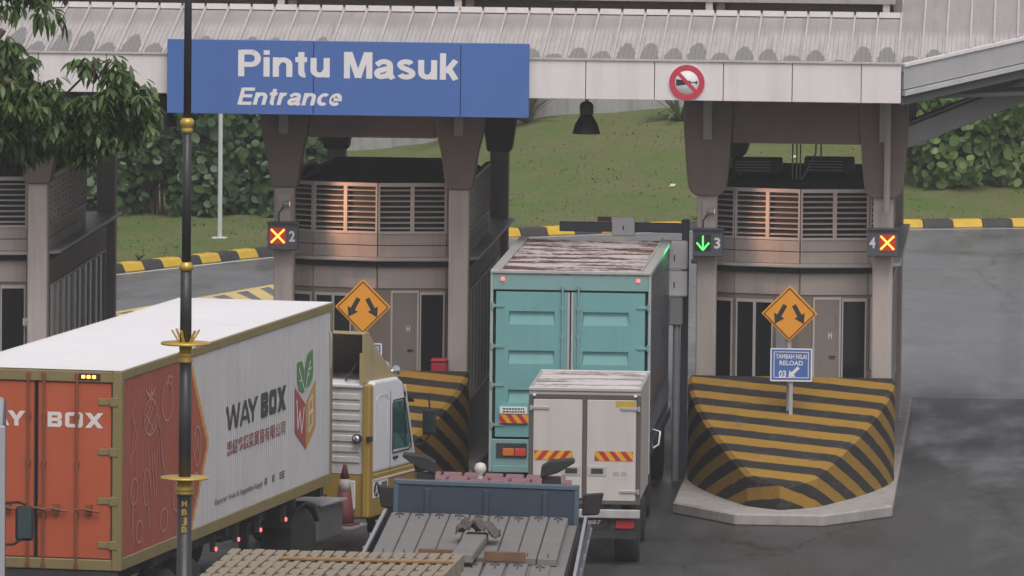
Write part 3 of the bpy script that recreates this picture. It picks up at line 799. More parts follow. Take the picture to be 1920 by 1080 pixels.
# divider diamond signs and small blue signs on the island noses
AMB=mat("sign_amber",(.80,.33,.03),.45,var=.04)
POST=mat("post_grey",(.38,.38,.38),.5,var=.06)
def arrow2d(m,x0,z0,x1,z1,y,w=.055,hw=.09,hl=.13):
    p=Vector((x0,z0));q=Vector((x1,z1));d=(q-p).normalized();n=Vector((-d.y,d.x)); k=q-d*hl
    P=[p+n*w/2,p-n*w/2,k-n*w/2,k-n*hw,q,k+n*hw,k+n*w/2]
    f=[(a.x,y,a.y) for a in P]
    m.face(f)
def diamond(xc,label,pl):
    o=thing("divider_sign",label,"road sign",(xc,133.5,.2),0,"diamond divider signs")
    zc=2.85; h=.455
    m=MB(); m.prism([(0,-h),(h,0),(0,h),(-h,0)],-.012,.012,'y'); 
    m.T=Matrix.Translation((0,0,zc)); m.v=[tuple(Vector(v)+Vector((0,0,zc))) for v in m.v]
    m.build("plate",AMB,o,bevel=.004)
    m=MB(); r=h-.045
    pts=[(0,-r),(r,0),(0,r),(-r,0)]
    for i in range(4):
        a,b=pts[i],pts[(i+1)%4]; m.bar((a[0],-.015-.0004*i,zc+a[1]),(b[0],-.015-.0004*i,zc+b[1]),.003,.016,up=(a[0]+b[0],0,a[1]+b[1]))
    m.build("border",HB,o)
    m=MB(); arrow2d(m,-.07,zc+.14,-.235,zc-.165,-.0145,.075,.095,.15); arrow2d(m,.07,zc+.14,.235,zc-.165,-.0145,.075,.095,.15); m.build("arrow",HB,o,recalc=False)
    m=MB(); m.box(-.035,.035,.014,.07,0,zc+.35); m.build("post",POST,o,bevel=.008)
diamond(-10.965,"amber diamond sign with two diverging arrows above the container truck's cab",0)
diamond(-4.03,"amber diamond sign with two diverging arrows in front of the right booth",0)
def reload(xc,z,label,num,w=.68,h=.54,seen=True):
    o=thing("reload_sign",label,"sign",(xc,133.30,z),0,"small blue signs on the island posts")
    m=MB(); m.box(-w/2,w/2,-.01,.01,-h/2,h/2); m.build("plate",BLUE,o,bevel=.004)
    m=MB()
    for i,(k,wd) in enumerate(((.0,.022),(.05,.012))):
        a,b=w/2-.012-k,h/2-.012-k; y=-.0125-.0003*i
        m.bar((-a,y,-b),(a,y,-b),.003,wd);m.bar((-a,y,b),(a,y,b),.003,wd);m.bar((-a,y-.0002,-b),(-a,y-.0002,b),.003,wd,up=(1,0,0));m.bar((a,y-.0002,-b),(a,y-.0002,b),.003,wd,up=(1,0,0))
    m.build("border",WHITEP,o)
    m=MB(); m.text("TAMBAH NILAI",(-.25,-.0115,.10),(1,0,0),(0,0,1),.5,.075,.02); m.text("RELOAD",(-.19,-.0115,-.005),(1,0,0),(0,0,1),.38,.075,.02); m.text(num,(-.2,-.0115,-.2),(1,0,0),(0,0,1),.12,.11,.03)
    m.build("lettering",WHITEP,o)
    m=MB(); arrow2d(m,.12,-.04,-.04,-.2,-.0116,.05,.075,.09); m.build("arrow",WHITEP,o)
    m=MB(); m.box(-.03,.03,.012,.05,-z+.2,h/2); m.build("post",POST,o)
reload(-3.985,2.235,"small blue reload sign 03 below the amber diamond of the right booth","03")
reload(-10.97,2.19,"small blue reload sign behind the container truck's roof deflector","02",.68,.58)

# striped crash barriers on the island noses
HAZ=hazard("barrier_stripe",(.32,.185,.03),(.03,.028,.027),(.16,.36,1.0),.40,.5,.75)
def barrier(xc,label):
    o=MB(); m=o; N=20; rows=[]
    # plan narrows to a rounded nose, top slopes down to it
    for i in range(N+1):
        q=i/N; y=135.2-q*5.0; wdt=1.70*(1-.80*q**1.6)*math.sqrt(max(.004,min(1,(1-q)*10))); zt=1.67-1.15*q-.15*q*q
        rows.append((y,wdt,zt))
    vs=[];fs=[]
    for y,wd,zt in rows: vs+=[(-wd,y-135.2,0),(-wd,y-135.2,zt-.06),(-wd+min(.06,wd*.3),y-135.2,zt),(wd-min(.06,wd*.3),y-135.2,zt),(wd,y-135.2,zt-.06),(wd,y-135.2,0)]
    for i in range(N):
        for k in range(5): a=i*6+k; fs.append((a,a+1,a+7,a+6))
    fs.append((0,1,2,3,4,5)); fs.append(tuple(N*6+k for k in range(6)))
    m.add(vs,fs); ob=m.build("crash_barrier",HAZ,loc=(xc,135.2,.2),recalc=True); 
    return tag(ob,label,"crash barrier",group="striped crash barriers on the island noses")
barrier(BAYS[1],"black and yellow striped crash barrier between the container truck's cab and the teal truck")
barrier(BAYS[2],"black and yellow striped crash barrier right of the teal truck")
barrier(BAYS[0],"black and yellow striped crash barrier hidden beyond the orange container's left corner")

# red bin by the middle booth, white cabinet and gauge bar over lane 3
m=MB(); m.box(-.13,.13,-.12,.12,0,1.02); m.box(-.14,.14,-.13,.13,1.021,1.08)
REDB=mat("red_plastic",(.42,.03,.055),.45,var=.06); tag(m.build("red_bin",REDB,loc=(-9.87,135.72,.95),bevel=.02),"tall red bin between the booth door and the grey column","bin")
m=MB(); m.box(-10.1,-9.65,135.55,135.9,.2,.948); tag(m.build("concrete_plinth",CONC,bevel=.015),"low concrete plinth under the red bin","plinth")
EQW=mat("equipment_white",(.80,.80,.83),.5,var=.06,streak=.2)
o=thing("equipment_cabinet","stacked white equipment boxes on a post right of the teal truck","cabinet",(-5.98,136.3,.0))
for a,b in ((3.53,4.0),(3.08,3.5)):
    m=MB(); m.box(-.16,.17,-.12,.12,a,b); bx=m.build("box",EQW,o,bevel=.02)
    m=MB(); m.box(-.055,-.035,-.126,-.119,a+.14,a+.24); m.build("slot",HB,bx)
m=MB(); m.box(-.13,.10,-.1,.1,2.6,3.06); m.build("lower_box",GREYMET,o,bevel=.02)
m=MB(); m.tube([(0,0,0),(0,0,2.6)],.06,10); m.build("post",GREYMET,o)
o=thing("height_gauge_bar","dark horizontal bar above the rusty truck roof carrying a white sensor box","gauge bar",(-6.9,137.0,0))
m=MB(); m.box(-1.08,1.0,-.06,.06,4.08,4.24); m.build("bar",SLATE,o,bevel=.01)
m=MB(); m.box(-.2,.18,-.17,-.062,4.02,4.34); bx=m.build("sensor_box",EQW,o,bevel=.015)
m=MB(); m.box(-.02,.0,-.176,-.171,4.12,4.2); m.build("slot",HB,bx)
m=MB(); m.box(.96,1.08,-.08,.08,0,4.3); m.build("post",SLATE,o,bevel=.01)
m=MB(); m.box(-.45,-.22,-.03,.0,4.25,4.33); m.build("red_brown_block",mat("red_brown",(.2,.09,.07),.7),o)
# ------------------------------------------------------------------ shared vehicle pieces
TYRE=mat("tyre_rubber",(.022,.022,.023),.85,var=.15,bump=.2)
RIM=mat("rim_grey",(.3,.3,.3),.45,metal=.5,var=.1)
CHAS=mat("chassis_black",(.035,.034,.034),.7,var=.2,grime=.3,dirt=(.1,.085,.07))
RUB=flat("rubber_black",(.02,.02,.021),.7)
MIRG=flat("mirror_glass",(.10,.16,.17),.08,metal=.8)
REDL=flat("red_lens",(.55,.04,.03),.25); AMBL=flat("amber_lens",(.60,.18,.03),.25)
REDON=flat("red_lamp_lit",(1.0,.10,.10),.3,emit=3.0); AMBON=flat("amber_lamp_lit",(1.0,.45,.10),.3,emit=2.6)
REFL=hazard("reflective_stripe",(.62,.36,.03),(.45,.03,.04),(1,0,.8),.17,.5,.05)
REFR=hazard("reflective_stripe_mirrored",(.62,.36,.03),(.45,.03,.04),(-1,0,.8),.17,.5,.05)
def wheel(par,x,y,r=.5,wd=.28):
    sg=1 if x>0 else -1
    m=MB(); m.lathe([(r*.55,-wd/2),(r*.93,-wd/2),(r,-wd/2+.04),(r,wd/2-.04),(r*.93,wd/2),(r*.55,wd/2)],24,(x,y,r),'x'); w_=m.build("wheel",TYRE,par,recalc=True)
    m=MB(); m.lathe([(r*.56,-wd/2+.05),(r*.56,wd/2-.03),(r*.35,wd/2-.08),(r*.2,wd/2-.02),(.0001,wd/2-.02)],16,(x,y,r),'x') if sg>0 else m.lathe([(r*.56,wd/2-.05),(r*.56,-wd/2+.03),(r*.35,-wd/2+.08),(r*.2,-wd/2+.02),(.0001,-wd/2+.02)],16,(x,y,r),'x')
    m.build("rim",RIM,w_,recalc=True)
def lamp(par,name,mt,x0,x1,y,z0,z1,d=.03):
    m=MB(); m.box(x0,x1,y-d,y,z0,z1); return m.build(name,mt,par,bevel=.006)
def polyline(m,pts,w,y,axis='x'):
    """flat ribbon through (a,z) points on the plane y (axis x) or on the plane x=y (axis y)"""
    for i,(p,q) in enumerate(zip(pts,pts[1:])):
        p=Vector(p);q=Vector(q);d=(q-p)
        if d.length<1e-6: continue
        d.normalize();n=Vector((-d.y,d.x))*w/2; e=d*w*.2; yy=y+(.0005 if axis=='y' else -.0005)*(i%3)
        P=[p-n-e,q-n+e,q+n+e,p+n-e]
        m.face([(a.x,yy,a.y) if axis=='x' else (yy,a.x,a.y) for a in P])
def glyph(m,ch,o,rt,up,w,h,t,nrm,k=0):
    """square-cut block capitals drawn as bars"""
    o=Vector(o);rt=Vector(rt);up=Vector(up);nrm=Vector(nrm)
    def q(pts):
        nonlocal k
        k+=1; m.face([o+rt*a+up*b+nrm*(.0006*(k%5)) for a,b in pts])
    def st(a,b,c,d,tt=None):
        p=Vector((a,b));e=Vector((c,d));dd=(e-p).normalized(); hw=(tt or t)/2/max(.35,abs(dd.y))
        q([(a-hw,b),(a+hw,b),(c+hw,d),(c-hw,d)] if b<d else [(c-hw,d),(c+hw,d),(a+hw,b),(a-hw,b)])
    c=t*.45; v=t*.8
    if ch=='W': st(t/2,h,w*.27,0);st(w*.27,0,w/2,h);st(w/2,h,w*.73,0);st(w*.73,0,w-t/2,h)
    elif ch=='A': st(t/2,0,w/2,h);st(w/2,h,w-t/2,0);q([(w*.25,h*.2),(w*.75,h*.2),(w*.69,h*.36),(w*.31,h*.36)])
    elif ch=='Y': q([(w/2-t/2,0),(w/2+t/2,0),(w/2+t/2,h*.5),(w/2-t/2,h*.5)]);st(w/2,h*.42,t/2,h);st(w/2,h*.42,w-t/2,h)
    elif ch=='X': st(t*.6,0,w-t*.6,h);st(w-t*.6,0,t*.6,h)
    elif ch in 'BO':
        q([(0,c),(c,0),(c,h),(0,h-c)] if ch=='O' else [(0,0),(c,0),(c,h),(0,h)])
        q([(c,0),(t,0),(t,h),(c,h)])
        q([(t,0),(w-t,0),(w-t,v),(t,v)]);q([(t,h-v),(w-t,h-v),(w-t,h),(t,h)])
        if ch=='O': q([(w-t,0),(w-c,0),(w,c),(w,h-c),(w-c,h),(w-t,h)])
        else:
            q([(t,h/2-v/2),(w-t,h/2-v/2),(w-t,h/2+v/2),(t,h/2+v/2)])
            q([(w-t,0),(w-c,0),(w,c),(w,h/2-c*.5),(w-c,h/2),(w-t,h/2)]);q([(w-t,h/2),(w-c,h/2),(w,h/2+c*.5),(w,h-c),(w-c,h),(w-t,h)])
    return k

# ------------------------------------------------------------------ container on its trailer
CY=R(-8.72)
OR0=(.47,.10,.042)
OLIVE=mat("container_olive",(.235,.185,.075),.6,var=.1,scale=1.5,streak=.25,grime=.15)
DOORO=mat("door_orange",OR0,.55,var=.07,scale=1.2,streak=.12,dirt=(.2,.06,.03),grime=.08)
t=NT("container_roof_white"); n_=t.noise(.6,5,.6); dd_=t.ramp(t.noise(1.0,5,.7,stretch=(.8,5,1)),.56,.74)
c=t.mix(t.math('MULTIPLY',dd_,.30),t.scale((.765,.75,.765),t.math('MULTIPLY_ADD',n_,.14,.93)),(.42,.39,.36)); ROOFW=t.done(c,.5)
RODM=mat("rod_orange_brown",(.22,.075,.04),.55,var=.15,grime=.3)
LETW=mat("letter_white",(.72,.68,.66),.55,var=.05)
CW=2.40; ZB,ZT=1.28,4.0; CL=12.12
con=thing("shipping_container","long white and orange container lettered WAY BOX with an orange rear end","container",(-12.36,110.77,0),CY)
# local: x to the right (right side at x=0), y forward, z up
m=MB()
m.box(-.13,0,0,.13,ZB,ZT);m.box(-CW,-CW+.13,0,.13,ZB,ZT);m.box(-.10,0,CL-.13,CL,ZB,ZT);m.box(-CW,-CW+.13,CL-.13,CL,ZB,ZT)
m.box(-CW+.13,-.13,.0,.12,ZT-.16,ZT-.005); m.box(-CW+.13,-.13,0,.12,ZB,ZB+.15)
m.box(-.09,0,.13,CL-.13,ZT-.13,ZT); m.box(-.11,0,.13,CL-.13,ZB,ZB+.17)
m.box(-CW,-CW+.09,.13,CL-.13,ZT-.13,ZT); m.box(-CW,-CW+.11,.13,CL-.13,ZB,ZB+.17)
m.box(-CW+.13,-.13,CL-.1,CL,ZT-.12,ZT); m.box(-CW+.13,-.13,CL-.1,CL,ZB,ZB+.15)
m.build("frame",OLIVE,con,bevel=.012)
m=MB(); vs=[];k=0
ny=150; rows=[]
for i in range(ny+1):
    y=.02+(CL-.04)*i/ny; z=ZT+.004+.012*(.5+.5*math.cos(i*math.pi)); rows.append((y,z))
for y,z in rows: vs+=[(-CW+.012,y,z-.008),(-.02,y,z-.008)]
m.add(vs,[(i*2,i*2+1,i*2+3,i*2+2) for i in range(ny)]); m.box(-CW+.1,-.1,.15,CL-.15,ZT-.06,ZT-.01)
m.build("roof",ROOFW,con)
# corrugated right side, painted orange behind a pointed edge, white ahead of it
t=NT("container_side"); x=t.xyz()
edge=t.math('SUBTRACT',4.80,t.math('MULTIPLY',t.math('ABSOLUTE',t.math('SUBTRACT',x[2],2.58)),.82))
s=t.math('SUBTRACT',x[1],edge)
isw=t.math('GREATER_THAN',s,.0); isy=t.math('LESS_THAN',t.math('ABSOLUTE',t.math('ADD',s,.05)),.07)
n=t.noise(1.2,5,.65); stv=t.ramp(t.noise(1,5,.7,stretch=(6,6,.25)),.45,.75)
cw_=t.mix(t.math('MULTIPLY',stv,.35),t.scale((.52,.51,.52),t.math('MULTIPLY_ADD',n,.3,.85)),(.30,.29,.30))
co=t.mix(t.math('MULTIPLY',stv,.25),t.scale((.33,.085,.052),t.math('MULTIPLY_ADD',n,.5,.75)),(.17,.06,.045))
cc=t.mix(isw,co,cw_); cc=t.mix(isy,cc,(.55,.27,.07))
SIDEM=t.done(cc,.55)
m=MB(); pit=.12; y=.13; prof=[]
while y<CL-.2: prof+=[(y,-.022),(y+.025,-.012),(y+.085,-.012),(y+.11,-.022)]; y+=pit
prof.append((CL-.13,-.022))
vs=[]
for yy,xx in prof: vs+=[(xx,yy,ZB+.17),(xx,yy,ZT-.13)]
m.add(vs,[(2*i,2*i+2,2*i+3,2*i+1) for i in range(len(prof)-1)]); m.build("side_panel",SIDEM,con)
m=MB(); m.box(-CW+.03,-CW+.06,.13,CL-.13,ZB+.17,ZT-.13); m.build("side_panel",DOORO,con)
m=MB(); m.box(-CW+.13,-.10,CL-.08,CL-.04,ZB+.15,ZT-.12); m.build("front_wall",OLIVE,con)
m=MB(); m.box(-CW+.1,-.1,.12,CL-.1,ZB+.06,ZB+.12); m.build("floor",CHAS,con)
# lettering on the side (text runs forward, along +y)
side=-.006; F_=(0,1,0); U_=(0,0,1); Nn=(1,0,0)
INK=flat("ink_dark",(.045,.048,.055),.6); INKR=flat("ink_red_brown",(.30,.085,.075),.6); INKG=flat("ink_grey",(.13,.13,.14),.6)
m=MB(); k=0
for ch,y0,wd in (('W',5.74,.80),('A',6.53,.60),('Y',7.0,.56)): k=glyph(m,ch,(side,y0,2.655),F_,U_,wd,.35,.095,Nn,k)
for ch,y0,wd in (('B',7.76,.42),('O',8.25,.43),('X',8.74,.50)): k=glyph(m,ch,(side,y0,2.655),F_,U_,wd,.36,.13,Nn,k)
m.build("lettering",INK,con)
m=MB(); m.text("惠紹鑫蔬菜貿易有限公司",(side,5.80,2.29),F_,U_,3.42,.215,.012); m.build("lettering",INKR,con)
m=MB(); m.text("Exporter: Fruits & Vegetables Supply",(side,5.15,1.665),F_,U_,2.75,.085,.012)
m.text("II   II   EE",(side,8.02,1.665),F_,U_,1.2,.10,.03); m.build("lettering",INKG,con)
# emblem: open box in red and gold with two leaves
EMR=flat("emblem_red",(.36,.075,.075),.55); EMG=flat("emblem_gold",(.50,.29,.07),.55); LEAFG=flat("emblem_green",(.085,.235,.075),.55)
E=lambda pts,dx=0:[(side+dx,a,b) for a,b in pts]
m=MB(); m.face(E([(9.78,2.93),(9.80,2.26),(10.49,1.95),(10.45,2.62)][::-1])[::-1]); m.build("emblem_panel",EMR,con)
m=MB(); m.face(E([(10.452,2.62),(10.492,1.95),(11.09,2.24),(11.06,2.94)])); m.build("emblem_panel",EMG,con)
m=MB()
polyline(m,[(9.90,2.72),(9.98,2.30),(10.10,2.55),(10.21,2.22),(10.36,2.58)][0:5],.045,side+.002,'y')
polyline(m,[(10.66,2.20),(10.66,2.63)],.04,side+.002,'y'); polyline(m,[(10.66,2.63),(10.86,2.72),(10.86,2.53),(10.68,2.45),(10.90,2.50),(10.88,2.30),(10.68,2.20)],.035,side+.002,'y'); m.build("lettering",LETW,con)
def leafpoly(pts): return E(pts)
m=MB()
m.face(E([(10.02,2.86),(9.93,3.05),(9.90,3.27),(10.02,3.285),(10.22,3.28),(10.36,3.14),(10.40,2.83),(10.30,2.80)][::-1]))
m.face(E([(10.44,2.84),(10.42,3.07),(10.45,3.25),(10.58,3.36),(10.84,3.40),(10.88,3.37),(10.91,3.12),(10.88,2.98),(10.72,2.89)][::-1]))
m.build("emblem_leaf",LEAFG,con)
m=MB()
polyline(m,[(10.43,2.84),(10.55,3.06),(10.72,3.24)],.03,side+.003,'y');polyline(m,[(10.53,3.02),(10.66,3.06)],.025,side+.003,'y');polyline(m,[(10.6,3.12),(10.78,3.14)],.022,side+.003,'y')
polyline(m,[(10.38,2.83),(10.2,3.0),(10.02,3.2)],.03,side+.003,'y');polyline(m,[(10.2,3.0),(10.05,3.0)],.022,side+.003,'y'); m.build("leaf_vein",LETW,con)
# pale line drawings of fruit on the orange part
DRAW=flat("chalk_line",(.50,.26,.21),.7)
def loop(cx,cz,rx,rz,n=14,a0=0,a1=6.2832): return [(cx+rx*math.cos(a0+(a1-a0)*i/n),cz+rz*math.sin(a0+(a1-a0)*i/n)) for i in range(n+1)]
m=MB(); D=lambda p,wd=.027:polyline(m,p,wd,side+.001,'y')
D(loop(2.45,3.38,.30,.27)); D([(2.42,3.6),(2.55,3.72),(2.72,3.7),(2.62,3.58)]); D([(2.46,3.62),(2.5,3.74)])
D(loop(1.55,3.24,.34,.25)); D([(1.3,3.1),(1.75,3.42)]);D([(1.3,3.3),(1.7,3.05)]);D([(1.5,3.0),(1.86,3.25)]);D([(1.27,3.2),(1.62,3.47)])
for dx in (-.2,-.08,.05,.18): D([(1.55,3.47),(1.55+dx*1.2,3.70-abs(dx)*.4),(1.55+dx*.3,3.55)])
D([(.62,3.30),(.72,3.22),(.8,3.05),(.72,2.88),(.58,2.82),(.62,3.0),(.62,3.30),(.56,3.42)]); D([(.58,2.82),(.52,2.72)])
D([(2.05,3.08),(2.2,2.62),(2.3,2.45),(2.18,2.62),(2.05,3.08)],.03);D([(1.95,3.2),(2.03,3.05)])
for a in (1.45,1.62,1.75): D([(a,2.75),(a+.08,2.45),(a+.16,2.15)])
D(loop(.7,2.3,.2,.18));D([(.62,2.42),(.55,2.3),(.66,2.2),(.6,1.95),(.7,1.6)]);D(loop(1.35,2.3,.16,.25,10,.5,5));D([(1.45,2.1),(1.55,1.7)])
D(loop(3.0,2.0,.22,.2));D(loop(2.3,1.75,.2,.16));D([(3.4,3.0),(3.45,2.5),(3.6,2.2)]);D(loop(1.0,1.72,.18,.15))
D(loop(4.1,2.6,.2,.28));D([(3.95,2.8),(4.25,2.45)]);D([(3.95,2.5),(4.2,2.75)]);D(loop(4.05,2.05,.17,.18)); m.build("fruit_print",DRAW,con)
m=MB(); m.tube([(-.008,11.92,3.02),(.015,11.92,3.05),(.015,11.92,3.55),(-.008,11.92,3.58)],.014,6); m.build("grab_rail",STEEL,con)
# doors
def cdoor(x0,x1,hx):
    m=MB(); m.box(x0,x1,.03,.075,ZB+.16,ZT-.17); d=m.build("door",DOORO,con,bevel=.008)
    m=MB(); a,b,c,e=x0+.012,x1-.012,ZB+.17,ZT-.18
    m.box(x0-.002,x0+.014,.018,.03,c,e);m.box(x1-.014,x1+.002,.018,.03,c,e); m.build("seal",RUB,d)
    xs=[x0+.09*(x1-x0),x0+.53*(x1-x0)] if hx>0 else [x0+.47*(x1-x0),x0+.91*(x1-x0)]
    for xx in xs:
        m=MB(); m.tube([(xx,.0,ZB+.03),(xx,.0,ZT-.04)],.019,8)
        for z in (ZB+.05,ZB+.75,ZB+1.45,ZB+2.1,ZT-.08): m.box(xx-.035,xx+.035,-.012,.03,z-.03,z+.03)
        m.build("locking_rod",RODM,d)
        m=MB(); m.tube([(xx,-.03,ZB+.82),(xx+.1,-.04,ZB+.84),(xx+.34,-.035,ZB+.80)],.016,6); m.box(xx+.14,xx+.22,-.03,.03,ZB+.77,ZB+.90); m.build("handle",RODM,d)
    for z in (ZB+.35,ZB+.95,ZB+1.62,ZB+2.3):
        m=MB(); xe=x1 if hx>0 else x0
        m.box(xe-.03 if hx>0 else xe-.085,xe+.085 if hx>0 else xe+.03,-.012,.03,z-.06,z+.06); m.box(xe-.2*hx if hx>0 else xe,xe if hx>0 else xe+.2,.015,.029,z-.045,z+.045)
        m.build("hinge",OLIVE,d,bevel=.006)
    return d
dr=cdoor(-1.185,-.135,1); dl=cdoor(-CW+.135,-1.215,-1)
m=MB(); k=0
for ch,x0,wd in (('B',-1.045,.20),('O',-.798,.25),('X',-.515,.25)): k=glyph(m,ch,(x0,.0275,3.22),(1,0,0),(0,0,1),wd,.205,.06,(0,-1,0),k)
m.build("lettering",LETW,dr)
m=MB(); k=0
for ch,x0,wd in (('W',-2.16,.30),('A',-1.84,.255),('Y',-1.60,.235)): k=glyph(m,ch,(x0,.0275,3.22),(1,0,0),(0,0,1),wd,.205,.06,(0,-1,0),k)
m.build("lettering",LETW,dl)
for i in range(3): lamp(con,"marker_light",AMBON,-.56+i*.075,-.51+i*.075,.0,ZT-.105,ZT-.06)
m=MB(); m.box(-.60,-.30,-.012,0,ZT-.125,ZT-.04); m.build("marker_light_base",RUB,con)

# skeletal trailer under it
tr=thing("skeletal_trailer","black skeletal trailer carrying the WAY BOX container","trailer",(-12.36,110.77,0),CY)
m=MB()
for xx in (-1.7,-.75): m.box(xx-.07,xx+.07,.1,CL-.2,.86,1.22)
for yy in (.25,2.2,4.2,6.2,8.2,10.2,11.9): m.box(-CW+.1,-.1,yy-.08,yy+.08,1.10,1.27)
m.box(-CW+.05,-.05,.02,.14,1.0,1.27); m.build("chassis",CHAS,tr,bevel=.01)
for yy in (1.6,2.9,4.2):
    for xx in (-.28,-CW+.28): wheel(tr,xx,yy,.50,.42)
    m=MB(); m.tube([(-CW+.3,yy,.5),(-.3,yy,.5)],.07,8); m.build("axle",CHAS,tr)
for xx in (-.55,-CW+.55):
    m=MB(); m.box(xx-.06,xx+.06,8.9,9.02,.15,1.0); m.box(xx-.13,xx+.13,8.84,9.08,.08,.15); m.build("landing_leg",CHAS,tr)
for yy in (5.3,6.6,7.9,9.4):
    m=MB(); m.lathe([(.03,-.01),(.03,.01)],10,(-.03,yy,1.02),'x'); m.build("side_marker",REDON,tr)
    m=MB(); m.box(-.12,-.04,yy-.02,yy+.02,.98,1.22); m.build("marker_bracket",CHAS,tr)
m=MB(); m.box(-CW+.1,-.1,-.02,.02,.55,.68); m.box(-1.7,-1.6,-.01,.1,.68,1.0);m.box(-.8,-.7,-.01,.1,.68,1.0); m.build("rear_bar",CHAS,tr)
for xx in (-.45,-CW+.15): lamp(tr,"tail_lamp",REDL,xx,xx+.3,-.021,.57,.66)

# ------------------------------------------------------------------ tractor unit
TY=R(-16.0)
tk=thing("tractor_truck","white and yellow tractor truck pulling the WAY BOX container","truck",(-10.1,124.35,0),TY)
CABW=mat("cab_white",(.70,.69,.715),.35,var=.03,scale=.8,grime=.06,dirt=(.4,.37,.33))
CABY=mat("cab_yellow",(.34,.225,.045),.4,var=.08,scale=1,streak=.15)
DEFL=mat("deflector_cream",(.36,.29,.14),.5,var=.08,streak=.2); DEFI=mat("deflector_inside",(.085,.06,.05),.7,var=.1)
CABR=mat("cab_rear_white",(.55,.54,.52),.5,var=.05,streak=.3,dirt=(.28,.26,.23))
TINT=flat("cab_glass",(.022,.075,.07),.08)
CWD=2.35; L=1.98
# cab shell: side profile extruded across
m=MB(); prof=[(.12,1.25),(.12,2.58),(.25,2.66),(1.25,2.64),(1.45,2.56),(1.86,1.55),(1.96,1.25)]
m.prism(prof,-CWD,0,'x'); m.build("cab_body",CABW,tk,bevel=.045,seg=3,recalc=True)
m=MB(); prof=[(.04,.86),(.04,1.25),(1.97,1.25),(2.02,.60),(1.75,.58),(1.60,.85),(1.3,1.02),(.95,.90),(.80,.60),(.04,.58)]
m.prism(prof,-CWD,.008,'x'); m.build("lower_cab",CABY,tk,bevel=.02,recalc=True)
m=MB(); m.box(-.02,.02,.10,1.95,1.14,1.165); m.build("side_trim",CABW,tk)
# yellow side fairing and its inside edge at the rear corner
m=MB(); m.prism([(-.10,-.04),(.012,-.04),(.018,.14),(-.10,.14)],.6,2.62); m.build("side_fairing",CABY,tk,bevel=.02)
m=MB(); m.prism([(-CWD-.01,-.04),(-CWD+.10,-.04),(-CWD+.10,.14),(-CWD-.01,.14)],.6,2.62); m.build("side_fairing",CABY,tk,bevel=.02)
# ribbed rear wall
m=MB(); m.box(-CWD+.1,-.1,.03,.11,1.24,2.58)
for i in range(7): z=1.42+i*.16; m.box(-CWD+.16,-.16,.005,.03,z,z+.10)
m.build("rear_wall",CABR,tk,bevel=.012)
m=MB(); m.box(-CWD+.12,-.12,-.02,.03,2.56,2.63); m.build("rear_wall_cap",CABW,tk,bevel=.02)
# roof deflector: hollow hood open at the back
m=MB(); th=.03
def sheet(pts,t):
    p=[Vector(q) for q in pts]; n=(p[1]-p[0]).cross(p[2]-p[0]).normalized()*t; k=len(p)
    m.add(list(p)+[q+n for q in p],[tuple(range(k)),tuple(range(2*k-1,k-1,-1))]+[(i,i+k,(i+1)%k+k,(i+1)%k) for i in range(k)])
x0,x1=-CWD+.14,-.10
sheet([(x0,0,3.40),(x1,0,3.40),(x1,.22,3.41),(x0,.22,3.41)],-th)
sheet([(x0,.22,3.41),(x1,.22,3.41),(x1,.55,3.15),(x0,.55,3.15)],-th); sheet([(x0,.55,3.15),(x1,.55,3.15),(x1+.02,1.3,2.66),(x0-.02,1.3,2.66)],-th)
sheet([(x1,0,2.64),(x1+.03,1.3,2.64),(x1,.55,3.15),(x1,.22,3.41),(x1,0,3.40)],-th)
sheet([(x0,0,2.64),(x0-.03,1.3,2.64),(x0,.55,3.15),(x0,.22,3.41),(x0,0,3.40)],th)
m.build("roof_deflector",DEFL,tk,recalc=True,bevel=.01)
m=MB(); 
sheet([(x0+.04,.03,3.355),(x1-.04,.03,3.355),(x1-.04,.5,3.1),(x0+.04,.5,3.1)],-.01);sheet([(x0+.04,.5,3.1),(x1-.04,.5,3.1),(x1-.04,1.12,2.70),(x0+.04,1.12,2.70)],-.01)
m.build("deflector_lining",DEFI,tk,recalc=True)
for q_ in (x1-.03,x0+.03):
    m=MB(); m.bar((q_,.0,2.64),(q_,.0,3.1),.05,.06); m.build("deflector_post",DEFL,tk)
for xx in (-.42,-1.8):
    m=MB(); m.tube([(xx,.08,2.66),(xx+.12,.5,3.05)],.014,6); m.build("deflector_strut",CHAS,tk)
# side window, door shut lines, grab handle, step
m=MB(); m.prism([(1.02,1.55),(1.02,2.22),(1.06,2.27),(1.45,2.27),(1.50,2.22),(1.76,1.6),(1.72,1.53)],-.02,.006,'x'); wn_=m.build("window",TINT,tk,recalc=True)
m=MB(); pp=[(1.0,1.52),(1.0,2.24),(1.05,2.30),(1.46,2.30),(1.53,2.24),(1.80,1.58),(1.74,1.50),(1.0,1.50)]
for p,q in zip(pp,pp[1:]): m.bar((.004,*p),(.004,*q),.016,.028,up=(1,0,0))
m.build("window_frame",RUB,wn_)
m=MB(); m.bar((.004,1.50,2.25),(.004,1.56,1.55),.012,.035,up=(1,0,0)); m.build("window_bar",RUB,wn_)
m=MB(); m.box(.0,.004,.905,.917,.9,2.45); m.build("door_line",RUB,tk)
m=MB(); pp=[(.28,1.75),(.28,2.35),(.36,2.42),(.72,2.42),(.80,2.35),(.80,1.75)]
for p,q in zip(pp,pp[1:]): m.bar((.001,*p),(.001,*q),.008,.014,up=(1,0,0))
m.build("panel_press",CABR,tk)
m=MB(); m.box(.0,.022,1.02,1.22,1.40,1.44); m.build("door_handle",RUB,tk,bevel=.006)
m=MB(); m.prism([(1.50,2.40),(1.88,2.28),(1.92,2.20),(1.52,2.34)],-CWD+.03,.015,'x'); m.build("sun_visor",RUB,tk,recalc=True)
m=MB(); m.prism([(1.56,2.30),(1.87,1.57),(1.90,1.57),(1.59,2.30)],-CWD+.12,-.10,'x'); m.build("windscreen",TINT,tk,recalc=True)
